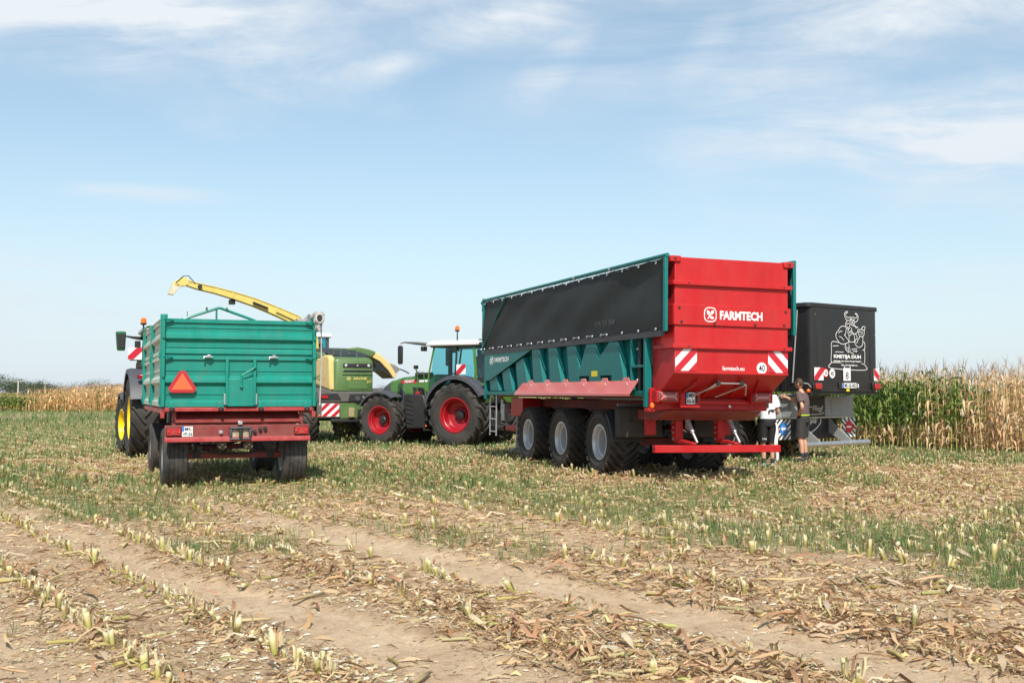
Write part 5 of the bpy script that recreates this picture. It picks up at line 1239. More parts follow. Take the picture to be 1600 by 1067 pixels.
    MB().tube([(0, 8.2, 1.1), (0, 10.0, .7)], [.14, .08], 8).build('drawbar', GREYP, t); MB().tube([(-.3, 8.8, 1.0), (-.3, 8.8, .08)], .05).build('jack_leg', GREYP, t)
black_trailer()
# ------------------------------------------------------------------ tractors
def rrect(hw, z0, z1, r, y, n=4, zs=None):
    P = []
    for cx, cz, a in ((hw-r, z1-r, 0), (-hw+r, z1-r, 90), (-hw+.02, z0+.02, 180), (hw-.02, z0+.02, 270)):
        rr = r if a < 180 else .02
        for k in range(n+1): q = RAD(a+90*k/n); P.append((cx+rr*math.cos(q), y, cz+rr*math.sin(q)))
    return P
def tractor(name, label, loc, rz, paint, rim, fender, roofm, postm, Rr, Rf, wb, style):
    t = thing(name, label, 'tractor', loc, rz)
    Wr, Wf = .66, .54
    for s in (-1, 1):
        wheel(t, s*.90, 0, Rr, Wr, Rr*.52, 'tractor', s, rimm=rim, dish=-.10, spin=.1+.2*s)
        wheel(t, s*.90, wb, Rf, Wf, Rf*.53, 'tractor', s, steer=0 if style == 'red' else .12, rimm=rim, dish=-.02, spin=.2)
    MB().cyl((0, 0, Rr), 'x', -.75, .75, .17, 16).box(-.32, .32, -.45, 1.2, .62, 1.25).build('transmission', BLK, t, .02)
    MB().box(-.75, .75, wb-.10, wb+.10, Rf-.14, Rf+.08).box(-.24, .24, 1.0, wb+.45, .60, 1.15).build('front_axle', BLK, t, .02)
    # bonnet
    S_ = [(1.25, .46, 1.15, 2.22, .14), (1.9, .45, 1.13, 2.19, .15), (2.6, .43, 1.10, 2.13, .16), (3.0, .41, 1.08, 2.03, .18), (3.28, .385, 1.06, 1.87, .18), (3.47, .35, 1.05, 1.64, .16), (3.54, .32, 1.08, 1.40, .12)]
    hood = MB().loft([rrect(hw, z0, z1, r, y) for y, hw, z0, z1, r in S_]).build('bonnet', paint, t, angle=50)
    # nose grille and side vents
    for s in (-1, 1):
        vx = lambda p, e: [(s*(x+e), y, z) for x, y, z in p]
        def vent(poly, nm, m=BLK):
            P = []
            for y, z in poly:
                hw = np.interp(y, [q[0] for q in S_], [q[1] for q in S_]); P.append((hw, y, z))
            lo, hi = vx(P, -.02), vx(P, .007); n = len(P); MB().add(lo+hi, [tuple(range(n)), tuple(range(2*n-1, n-1, -1))]+[(i, (i+1) % n, n+(i+1) % n, n+i) for i in range(n)]).build(nm, m, hood)
        vent([(2.36, 1.18), (2.30, 1.42), (2.42, 1.66), (2.62, 1.80), (2.60, 1.50), (2.66, 1.18)], 'side_vent', DGREY)
        vent([(1.45, 1.25), (1.45, 1.60), (1.70, 1.80), (2.10, 1.82), (2.05, 1.50), (2.12, 1.25)], 'side_vent', BLK)
        if style == 'red':
            vent([(1.90, 1.955), (1.95, 2.06), (2.50, 2.03), (2.60, 1.985), (2.50, 1.93)], 'red_stripe', RTXT)
            vent([(1.40, 1.98), (1.42, 2.05), (1.86, 2.05), (1.83, 1.975)], 'white_stripe', WTXT) if s < 0 else None
            if s < 0: text('FENDT', 't', WTXT, hood, .40, .082, (-.452, 2.42, 1.952), (-.035, -1, 0.03), (.0, 0, 1), (-1, 0, 0), bold=.03, shear=.2)
        else: vent([(1.4, 1.86), (1.4, 1.94), (2.6, 1.92), (2.85, 1.84)], 'yellow_stripe', RIMY)
    nose = [(y+.012 if 1 else y, hw+.006, z0+.12, z1+.006, r) for y, hw, z0, z1, r in S_[3:]]
    MB().loft([rrect(hw, z0, z1, r, y) for y, hw, z0, z1, r in nose]).build('nose_grille', DGREY if style == 'red' else BLK, hood, angle=50)
    MB().box(-.25, .25, wb+.3, wb+.62, .62, 1.06).box(-.45, .45, wb+.62, wb+.80, .60, .95).build('front_hitch', BLK, t, .03)
    # cab
    zf, zr_ = 1.42, 3.08
    A0, A1, B0, B1, C0, C1 = (1.27, 1.50), (1.05, 3.06), (.25, 1.95), (.20, 3.06), (-.50, 2.0), (-.42, 3.06)
    cw0, cw1 = .80, .76
    base = MB().prism([(1.28, 1.30), (1.28, 1.52), (.70, 1.60), (.40, 2.05), (-.55, 2.10), (-.55, 1.30)], 'x', -.78, .78).build('cab_base', BLK, t, .02)
    roof = MB()
    roof.loft([[(hw*c, y, z) for c, y in ((-1, y0), (1, y0), (1.02, (y0+y1)/2), (1, y1), (-1, y1), (-1.02, (y0+y1)/2))] for hw, y0, y1, z in ((.86, -.52, 1.18, 3.075), (.90, -.58, 1.28, 3.10), (.90, -.58, 1.25, 3.16), (.84, -.50, 1.12, 3.225), (.72, -.35, .9, 3.25))])
    rf = roof.build('cab_roof', roofm, t, .02)
    MB().box(-.84, .84, -.50, 1.14, 3.035, 3.073).build('roof_liner', BLK, rf, .01)
    def pane(P, nm='window'):
        P = [Vector(p) for p in P]; n = (P[1]-P[0]).cross(P[2]-P[0]).normalized()*.006
        MB().add(P, [(0, 1, 2, 3)]).build(nm, GLASS, t)
    for s in (-1, 1):
        MB().tube([(s*cw0, A0[0], A0[1]-.1), (s*(cw0+.01), 1.22, 2.2), (s*cw1, A1[0], A1[1])], .032, 6).build('pillar', postm, t)
        MB().tube([(s*(cw0+.01), B0[0], B0[1]-.3), (s*cw1, B1[0], B1[1])], .035, 6).build('pillar', BLK, t)
        MB().tube([(s*cw0, C0[0], C0[1]-.1), (s*(cw0+.01), -.52, 2.3), (s*cw1, C1[0], C1[1])], .05, 6).build('pillar', postm, t)
        pane([(s*.805, 1.24, 1.52), (s*.805, .27, 1.62), (s*.765, .22, 3.04), (s*.765, 1.04, 3.04)])
        pane([(s*.805, .24, 2.02), (s*.805, -.48, 2.08), (s*.765, -.40, 3.04), (s*.765, .18, 3.04)])
        MB().tube([(s*.83, .33, 2.02), (s*.83, .45, 2.06), (s*.83, .55, 2.02)], .014, 6).build('door_handle', BLK, t)
    pane([(-.78, 1.27, 1.6), (.78, 1.27, 1.6), (.73, 1.06, 3.04), (-.73, 1.06, 3.04)], 'windscreen'); pane([(-.76, -.53, 2.1), (.76, -.53, 2.1), (.73, -.43, 3.04), (-.73, -.43, 3.04)], 'rear_window')
    # inside the cab
    st = MB().prism([(-.25, 1.85), (-.05, 2.75), (-.18, 2.78), (-.40, 1.9)], 'x', -.24, .24).box(-.26, .26, -.25, .30, 1.78, 1.92).build('driver_seat', BLK, t, .05)
    MB().prism([(-.12, 2.75), (-.10, 2.98), (-.20, 2.98), (-.20, 2.75)], 'x', -.13, .13).build('headrest', BLK, st, .04)
    MB().box(.30, .52, -.3, .45, 1.6, 2.12).box(-.16, .16, .78, 1.05, 1.5, 2.02).build('console', DGREY, t, .03)
    MB().tube([(.19*math.cos(a), .72+.19*math.sin(a)*.8, 2.14+.19*math.sin(a)*.5) for a in np.linspace(0, 2*PI, 19)], .018, 6).tube([(0, .9, 1.95), (0, .72, 2.14)], .03, 6).build('steering_wheel', BLK, t)
    # mudguards
    for s in (-1, 1):
        arc_fender(s*1.26, s*.74, 0, Rr, Rr+.20, 158 if style != 'red' else 150, 18, .03, .10, 18).build('rear_mudguard', fender, t)
        MB().prism([(-.55, 1.45), (-.62, 1.95), (-.95, 1.90), (-1.05, 1.50), (-.9, 1.3)], 'x', min(s*.55, s*.86), max(s*.55, s*.86)).build('rear_body', paint, t, .03)
        l = MB().box(min(s*.70, s*1.10), max(s*.70, s*1.10), -1.02, -.92, 1.93, 2.04).build('tail_light', BLK, t, .02); MB().box(min(s*.72, s*1.08), max(s*.72, s*1.08), -1.035, -1.021, 1.945, 2.025).build('lens', LENS, l, .005)
        arc_fender(s*1.20, s*.66, wb, Rf, Rf+.10, 128, 28, .025, .05, 14).build('front_mudguard', fender, t)
        MB().tube([(s*.66, wb-.1, Rf+.02), (s*.72, wb-.3, Rf+.7)], .03, 6).build('mudguard_bracket', BLK, t)
    # tank, steps, exhaust
    for s in (-1, 1):
        k_ = MB().prism([(1.22, .55), (1.22, 1.22), (1.35, 1.58), (2.08, 1.60), (2.12, 1.45), (2.02, .52)], 'x', min(s*.46, s*.92), max(s*.46, s*.92)).build('fuel_tank' if s < 0 else 'battery_box', DGREY if style != 'red' else BLK, t, .04)
        if s < 0:
            for k in range(6): MB().prism([(1.72, .66+.14*k), (2.00, .72+.14*k), (2.00, .76+.14*k), (1.72, .70+.14*k)], 'x', -.945, -.925).build('tank_rib', BLK, k_, .004)
            MB().cyl((-.62, 1.78, 0), 'z', 1.595, 1.68, .07, 12).build('tank_cap', RTXT, k_)
        for z in (.48, .78, 1.08): MB().box(min(s*.80, s*1.02), max(s*.80, s*1.02), .92, 1.26, z, z+.035).build('step', BLK, t, .006)
        MB().box(min(s*.98, s*1.01), max(s*.98, s*1.01), .90, .94, .46, 1.30).box(min(s*.98, s*1.01), max(s*.98, s*1.01), 1.24, 1.28, .46, 1.30).build('step_side', BLK, t, .006)
        MB().tube([(s*.86, 1.30, 1.5), (s*.88, 1.36, 2.28), (s*.86, 1.62, 2.30), (s*.8, 1.66, 1.65)], .016, 6).build('hand_rail', paint if style == 'red' else BLK, t)
        MB().sphere((s*.95, 1.22, .62), .03, 6).build('side_marker', ORNG, t)
    MB().tube([(-.50, 1.30, 2.22), (-.52, 1.80, 2.21)], .06, 12).sphere((-.52, 1.86, 2.21), .085, 7).tube([(-.52, 1.86, 2.25), (-.54, 1.92, 2.40)], .02, 6).box(-.60, -.48, 1.86, 1.96, 2.39, 2.50).build('work_camera' if style == 'red' else 'air_intake', BLK, t)
    MB().tube([(.56, 1.36, 1.5), (.58, 1.36, 3.0)], .07, 12).tube([(.58, 1.36, 3.0), (.60, 1.30, 3.12)], .05, 10).build('exhaust', BLK, t)
    # mirrors, lamps, beacon, boards
    for s in (-1, 1):
        if style == 'red':
            MB().tube([(s*.72, 1.15, 3.12), (s*.95, 1.55, 3.17), (s*1.22, 1.86, 3.20), (s*1.30, 1.95, 3.16)], [.05, .045, .02, .016], 8).build('mirror_arm', BLK, t)
            m_ = MB().loft([[(s*1.30+.03*a*q, 1.95+.085*b*q, z) for a, b in ((-1, -1), (1, -1), (1, 1), (-1, 1))] for z, q in ((2.52, .7), (2.56, 1), (3.05, 1.05), (3.10, .7))]).build('mirror', BLK, t, .015)
            MB().box(s*.82-.10, s*.82+.10, 1.34, 1.46, 2.93, 3.08).build('work_lamp', BLK, t, .02)
        else:
            MB().tube([(s*.76, 1.05, 2.98), (s*1.02, 1.0, 3.0), (s*1.22, .95, 3.03)], [.05, .035, .02], 8).build('mirror_arm', BLK, t)
            m_ = MB().loft([[(s*(1.335-.0+.02*(z-2.9))+.125*a*q, .95+.05*b*q, z) for a, b in ((-1, -1), (1, -1), (1, 1), (-1, 1))] for z, q in ((2.66, .72), (2.72, .82), (3.10, 1.02), (3.15, .9))]).build('mirror', DGRN, t, .02)
            MB().loft([[(s*(1.335+.02*(z-2.9))+.10*a*q, .895, z) for a in (-1, 1)]+[(s*(1.335+.02*(z-2.9))+.10*a*q, .89, z) for a in (1, -1)] for z, q in ((2.73, .82), (3.09, 1.02))]).build('mirror_glass', BLK, m_)
            MB().box(s*.93-.07, s*.93+.07, .9, 1.0, 2.72, 2.92).build('work_lamp', BLK, t, .02)
        lz = MB().box(s*.66-.09, s*.66+.09, -.68, -.59, 3.06, 3.18).build('rear_work_lamp', BLK, t, .02); MB().cyl((s*.66, 0, 3.12), 'y', -.695, -.681, .05, 12).build('lamp_glass', LAMP, lz)
    bx, by = (-.80, .16) if style == 'red' else (-.90, -.15)
    zb0 = 3.02 if style == 'red' else 3.02; zb1 = 3.50 if style == 'red' else 3.26
    be = MB().tube([(bx+.1, by, zb0-.1), (bx, by, zb0), (bx, by, zb1)], [.03, .025, .018], 8).lathe([(zb1, .03), (zb1+.02, .075), (zb1+.05, .075)], (bx, by, 0), 'z', 14, True).build('beacon_stalk', BLK, t)
    MB().lathe([(zb1+.052, .065), (zb1+.10, .068), (zb1+.16, .062), (zb1+.18, .03)], (bx, by, 0), 'z', 14, True).build('beacon_lens', ORNG, be)
    MB().tube([(.1, -.3, 3.22), (.12, -.32, 3.62)], .008, 6).build('aerial', BLK, t); MB().sphere((-.3, -.35, 3.25), .07, 7, (1, 1, .6)).build('receiver', BLK, t)
    if style == 'red':
        wbd = chevron(t, (-.99, .06, 2.20), .34, .30, 1, .42, fr=LEFT, name='warning_board', slope=1.0)
    else:
        wb_ = MB().box(-1.21, -.84, -.205, -.19, 2.38, 2.405).box(-1.05, -.80, -.19, -.16, 2.2, 2.40).build('board_bracket', BLK, t, .004)
        chevron(t, (-1.26, -.215, 2.41), .33, .29, 1, .42, name='warning_board', slope=1.0)
        MB().box(-1.05, -.80, -.15, .05, 2.12, 2.34).build('side_box', BLK, t, .03)
    # rear linkage
    for s in (-1, 1): MB().tube([(s*.30, -.4, .8), (s*.42, -1.15, .55)], .045, 8).tube([(s*.38, -.85, .68), (s*.36, -.75, 1.45)], .03, 8).build('lift_arm', BLK, t)
    MB().box(-.16, .16, -.80, -.42, .50, 1.1).tube([(0, -.5, .62), (0, -1.0, .60)], .06).build('hitch', BLK, t, .02)
    return t
tractor('red_rimmed_tractor', 'green tractor with red wheel rims and white roof hitched to the tall red trailer', (-1.12, 34.2, -.12), 1.025, GRN, RIMR, DGREY, WHT, GRN, .985, .80, 2.9, 'red')
tractor('yellow_rimmed_tractor', 'tractor with yellow wheel rims and grey mudguards in front of the teal trailer', (-8.33, 27.6, -.07), .42, DGRN, RIMY, DGREY, DGRN, BLK, 1.0, .755, 2.95, 'yellow')
# ------------------------------------------------------------------ forage harvester
def harvester():
    t = thing('forage_harvester', 'green and cream yellow forage harvester with a long raised spout behind the teal trailer', 'harvester', (-5.1, 35.5, -.12), .47)
    def hsec(y, hw, z0, z1, r): return rrect(hw, z0, z1, r, y)
    hd = MB().loft([hsec(.0, .60, 1.70, 2.70, .14), hsec(.05, .655, 1.68, 2.755, .16), hsec(.3, .665, 1.68, 2.79, .14), hsec(1.6, .69, 1.68, 2.88, .14), hsec(3.4, .72, 1.68, 3.06, .16)]).build('engine_hood', KGRN, t, angle=45)
    s_ = MB().box(-.37, .61, -.012, .03, 2.43, 2.585).build('vent_recess', BLK, hd, .03)
    for x in (-.27, .12, .50): MB().sphere((x, -.02, 2.51), .05 if x != .12 else .03, 7, (1, .5, 1)).build('hood_lamp', LAMP, s_)
    MB().prism([(-.37, 2.30), (-.33, 2.37), (.59, 2.37), (.63, 2.30)], 'y', -.014, .02).build('air_slot', BLK, hd, .008); MB().prism([(-.39, 2.215), (-.35, 2.285), (.61, 2.285), (.65, 2.215)], 'y', -.03, .01).build('slot_lip', KGRN, hd, .012)
    MB().prism([(-.20, 1.765), (-.14, 1.985), (.40, 1.985), (.46, 1.765)], 'y', -.016, .02).build('plate_recess', KGRN, hd, .01)
    text('KRONE', 't', CTXT, hd, .47, .085, (-.02, -.004, 2.055), *REAR, bold=.03, shear=.25)
    decal([[(-.17+.07*math.cos(a), 2.095+.055*math.sin(a)) for a in np.linspace(0, 6.283, 16, endpoint=False)]], 'crown_emblem', CTXT, hd, (0, -.002, 0), REAR)
    decal(strokes([[(-.205, 2.075), (-.195, 2.12)], [(-.17, 2.065), (-.17, 2.12)], [(-.135, 2.075), (-.145, 2.12)]], .016), 'crown_points', KGRN, hd, (0, -.0075, 0), REAR, .001)
    text('BiG', 't', CTXT, hd, .17, .085, (.44, -.004, 1.945), (.97, 0, .22), (-.1, 0, .98), (0, -1, 0), bold=.0, shear=.2)
    MB().tube([(-.36, .25, 2.77), (-.36, .25, 3.03), (.18, .25, 3.03), (.18, .25, 2.77)], .018, 6).tube([(-.36, .25, 3.03), (-.36, 1.0, 3.04), (-.36, 1.0, 2.82)], .018, 6).tube([(.18, .25, 3.03), (.18, 1.0, 3.04), (.18, 1.0, 2.82)], .018, 6).build('hand_rail', KGRN, t)
    MB().prism([(.6, 2.83), (1.2, 2.95), (3.2, 3.20), (3.4, 3.05), (3.4, 2.95), (1.6, 2.80)], 'x', -.52, .80).build('cooler_screen', BLK, t, .02)
    # side shoulder panels
    for s in (-1,):
        yp = MB().prism([(.04, 1.71), (1.8, 1.93), (4.1, 2.0), (4.1, 2.74), (1.6, 2.76), (1.1, 2.79), (.7, 2.86), (.3, 2.85), (.10, 2.74)], 'x', min(s*.60, s*(.80 if s < 0 else .67)), max(s*.60, s*(.80 if s < 0 else .67))).build('side_panel', KYEL, t, .06)
        if s < 0:
            text('BiG', 't', GRTXT, yp, 1.15, .17, (-.8025, 2.0, 2.07), (0, -1, -.02), (0, 0, 1), (-1, 0, 0), bold=.02, shear=.15); text('X', 't', CTXT, yp, .22, .12, (-.8025, .70, 2.04), *LEFT)
        MB().prism([(.9, 2.80), (1.5, 2.775), (4.1, 2.76), (4.1, 3.05), (3.0, 3.06), (1.4, 2.98)], 'x', min(s*.55, s*.78), max(s*.55, s*(.78 if s < 0 else .66))).build('shoulder', KGRN, t, .03)
    # grey cladding with lights
    g = MB().prism([(-1.20, 1.34), (-1.20, 1.66), (-1.10, 1.80), (-.70, 1.675), (.75, 1.675), (1.10, 1.80), (1.20, 1.66), (1.20, 1.34)], 'y', -.04, 3.0).build('rear_cladding', MGREY, t, .03)
    MB().prism([(-.20, 1.36), (-.15, 1.60), (.45, 1.60), (.52, 1.36)], 'y', -.05, -.035).build('camera_recess', BLK, g, .008)
    MB().cyl((.10, 0, 1.45), 'y', -.11, -.045, .085, 16).cyl((.10, 0, 1.45), 'y', -.13, -.11, .05, 12).build('hitch_socket', DGREY, g); MB().cyl((.30, 0, 1.50), 'y', -.09, -.05, .03, 10).build('cap', GREYP, g)
    for s in (-1, 1):
        r_ = MB().prism([(s*1.13, 1.44), (s*1.13, 1.60), (s*.55, 1.62), (s*.42, 1.40), (s*1.13, 1.40)], 'y', -.05, -.036).build('light_recess', BLK, g, .006)
        MB().box(min(s*1.09, s*.88), max(s*1.09, s*.88), -.075, -.051, 1.46, 1.555).build('tail_light', LENS, r_, .012)
        cp = MB().box(min(s*1.20, s*.46), max(s*1.20, s*.46), -.02, .12, .84, 1.325).build('corner_panel', MGREY, t, .02)
        chevron(cp, (-1.07 if s < 0 else .48, -.023, .885), .58, .41, 1 if s < 0 else -1, .30, slope=1.1)
        MB().sphere((s*1.14, -.03, .91), .035, 6).build('side_marker', ORNG, cp)
    gp = MB().box(-.455, .455, .0, .12, .82, 1.325).build('lower_panel', KGRN, t, .015)
    MB().box(-.19, 0, -.09, -.004, .86, 1.16).build('hitch_box', mat('dusty_tan_steel', (.34, .27, .15), .7), gp, .01); MB().box(.12, .30, -.06, -.004, .86, 1.12).build('coupling', BLK, gp, .02)
    MB().box(-.9, .9, .15, 5.0, .85, 1.66).build('chassis', BLK, t, .02); MB().box(-.75, .75, -.01, .1, .70, .80).build('under_beam', BLK, t, .02)
    for s in (-1, 1):
        wheel(t, s*1.22, 1.15, .70, .52, .34, 'tractor', s, rimm=KYEL, dish=.05); wheel(t, s*1.25, 4.4, .95, .70, .48, 'tractor', s, rimm=KYEL, dish=.05)
    before = set(t.children)
    # cab
    MB().box(-.85, .85, 3.9, 5.5, 1.7, 2.35).build('cab_base', KGRN, t, .03)
    MB().loft([[(x*.92, y, z) for x, y in ((-1, y0), (1, y0), (1, y1), (-1, y1))] for y0, y1, z in ((3.85, 5.75, 3.66), (3.8, 5.85, 3.70), (3.85, 5.75, 3.80), (4.1, 5.4, 3.84))]).build('cab_roof', WHT, t, .02)
    for s in (-1, 1):
        for y in (3.95, 5.5): MB().box(s*.80-.05, s*.80+.05, y-.05, y+.05, 2.35, 3.66).build('pillar', DGREY, t, .01)
        MB().box(s*.80-.0001, s*.80, 4.0, 5.45, 2.36, 3.65).build('window', GLASS, t)
        ma = MB().tube([(s*.8, 5.5, 3.45), (s*.8+s*.2, 5.6, 3.5)], .03, 6).build('mirror_arm', BLK, t)
        MB().box(s*.95-.06, s*.95+.06, 5.5, 5.7, 3.1, 3.6).build('mirror', BLK, t, .03)
    for y in (3.95, 5.5): MB().box(-.75, .75, y-.008, y+.008, 2.36, 3.65).build('window', GLASS, t)
    MB().box(-.3, .3, 4.3, 4.8, 2.3, 3.3).build('driver_seat', BLK, t, .05)
    MB().tube([(.55, 4.0, 2.4), (.55, 4.0, 3.40), (.50, 3.9, 3.48)], [.08, .08, .07], 10).build('exhaust', BLK, t)
    b = MB().tube([(-.38, 4.4, 3.82), (-.38, 4.4, 3.95)], .04, 8).build('beacon_stalk', BLK, t); MB().lathe([(3.95, .075), (4.03, .08), (4.12, .06)], (-.38, 4.4, 0), 'z', 12, True).build('beacon_lens', ORNG, b)
    MB().tube([(-.55, 4.2, 3.8), (-.53, 4.2, 4.55)], .012, 6).build('aerial', BLK, t)
    for o in set(t.children)-before: o.location.y += 1.45
    # spout
    P = [(-.46, 3.1, 2.95), (-.50, 3.08, 3.45), (-.72, 3.0, 3.85), (-1.12, 3.0, 4.12), (-1.80, 3.0, 4.40), (-2.54, 3.0, 4.67), (-3.26, 3.0, 4.88), (-3.83, 3.0, 5.02), (-4.4, 3.0, 5.13), (-4.75, 3.0, 5.22)]
    Hh = [.36, .36, .34, .32, .29, .265, .235, .21, .20, .17]; secs = []
    for i, p in enumerate(P):
        a = Vector(P[max(i-1, 0)]); c = Vector(P[min(i+1, len(P)-1)]); d = (c-a).normalized(); n = Vector((0, 1, 0)).cross(d).normalized(); n = n if n.z > 0 or abs(n.z) < .1 else -n; w = .17-.004*i; h = Hh[i]/2; p = Vector(p)
        secs.append([p+n*h+Vector((0, -w, 0)), p+n*h+Vector((0, w, 0)), p-n*h+Vector((0, w*.9, 0)), p-n*h+Vector((0, -w*.9, 0))])
    sp = MB().loft(secs).build('spout', SYEL, t, .015)
    top = MB(); low = MB()
    for i in range(len(P)-1):
        top.tube([secs[i][0]+Vector((0, -.01, 0)), secs[i+1][0]+Vector((0, -.01, 0))], .016, 5); low.tube([secs[i][3]+Vector((0, -.01, 0)), secs[i+1][3]+Vector((0, -.01, 0))], .014, 5)
    top.build('spout_flange', SYEL, sp); low.build('spout_liner', BLK, sp)
    for i in (2, 4, 6): 
        q = [(v-Vector(P[i]))*1.06+Vector(P[i]) for v in secs[i]]; d = (Vector(P[i+1])-Vector(P[i])).normalized()*.03; MB().loft([[v-d for v in q], [v+d for v in q]]).build('spout_collar', SYEL, sp, .005)
    MB().tube([(-2.1, 2.80, 4.48), (-2.6, 2.80, 4.66)], .035, 8).tube([(-1.8, 2.82, 4.36), (-1.0, 2.82, 4.02), (-.4, 2.82, 3.7)], .014, 5).build('spout_ram', BLK, sp)
    f1 = MB().prism([(-4.60, 5.28), (-4.86, 5.43), (-5.10, 5.30), (-5.22, 5.17), (-5.06, 5.09), (-4.80, 5.13)], 'y', 2.86, 3.14).build('spout_flap', SYEL, sp, .012)
    MB().prism([(-5.02, 5.20), (-5.22, 5.16), (-5.34, 4.84), (-5.16, 4.83), (-5.05, 5.02), (-4.95, 5.10)], 'y', 2.86, 3.14).build('spout_lip', mat('worn_cream_steel', (.62, .56, .40), .5, var=.1), f1, .01)
    MB().tube([(-4.50, 2.85, 5.22), (-4.72, 2.85, 5.46), (-4.88, 2.85, 5.45), (-5.12, 2.85, 5.22)], .015, 6).cyl((-4.35, 0, 5.12), 'y', 2.80, 2.86, .07, 12).build('flap_linkage', BLK, sp)
    MB().tube([(-3.24, 3, 4.80), (-3.26, 3, 4.72)], .03, 6).box(-3.36, -3.16, 2.93, 3.08, 4.58, 4.74).build('spout_camera', BLK, sp, .02)
    # folded maize header in front, seen on the right
    Hp = [(1.12, 3.12), (1.32, 3.25), (1.77, 3.31), (2.22, 3.24), (2.49, 3.14), (2.37, 2.98), (2.27, 2.93), (2.12, 3.0), (1.77, 3.06), (1.27, 3.02)]
    MB().prism(Hp, 'y', 4.75, 6.2).build('header_hood', KGRN, t, .05)
    yl = MB().prism([(2.30, 2.965), (2.47, 3.155), (2.72, 3.00), (3.02, 2.74), (3.29, 2.32), (3.23, 2.16), (3.15, 2.20), (2.97, 2.46), (2.62, 2.80)], 'y', 4.78, 6.0).build('header_divider', KYEL, t, .03)
    MB().prism([(2.37, 2.93), (2.62, 2.79), (2.97, 2.45), (3.17, 2.19), (3.14, 2.17), (2.82, 2.42), (2.57, 2.48), (2.45, 2.44), (2.53, 2.60)], 'y', 4.85, 5.9).build('header_underside', BLK, yl, .01)
    MB().prism([(2.97, 2.77), (3.27, 2.68), (3.53, 2.52), (3.31, 2.33), (3.13, 2.56)], 'y', 4.95, 5.0).build('grey_flap', mat('grey_rubber', (.20, .19, .19), .7, var=.1), yl)
    MB().tube([(3.51, 4.97, 2.52), (3.72, 4.97, 2.44), (3.87, 4.97, 2.36)], .025, 6).build('flap_rod', BLK, yl)
    MB().tube([(1.3, 5.5, 1.4), (1.6, 5.5, 2.3), (1.9, 5.4, 3.0)], .09, 8).box(-1.4, 1.6, 5.7, 6.6, .6, 1.5).build('header_frame', BLK, t, .02)
    MB().box(.74, 1.05, .4, 1.2, 1.45, 1.70).build('right_step', DGREY, t, .02)
harvester()
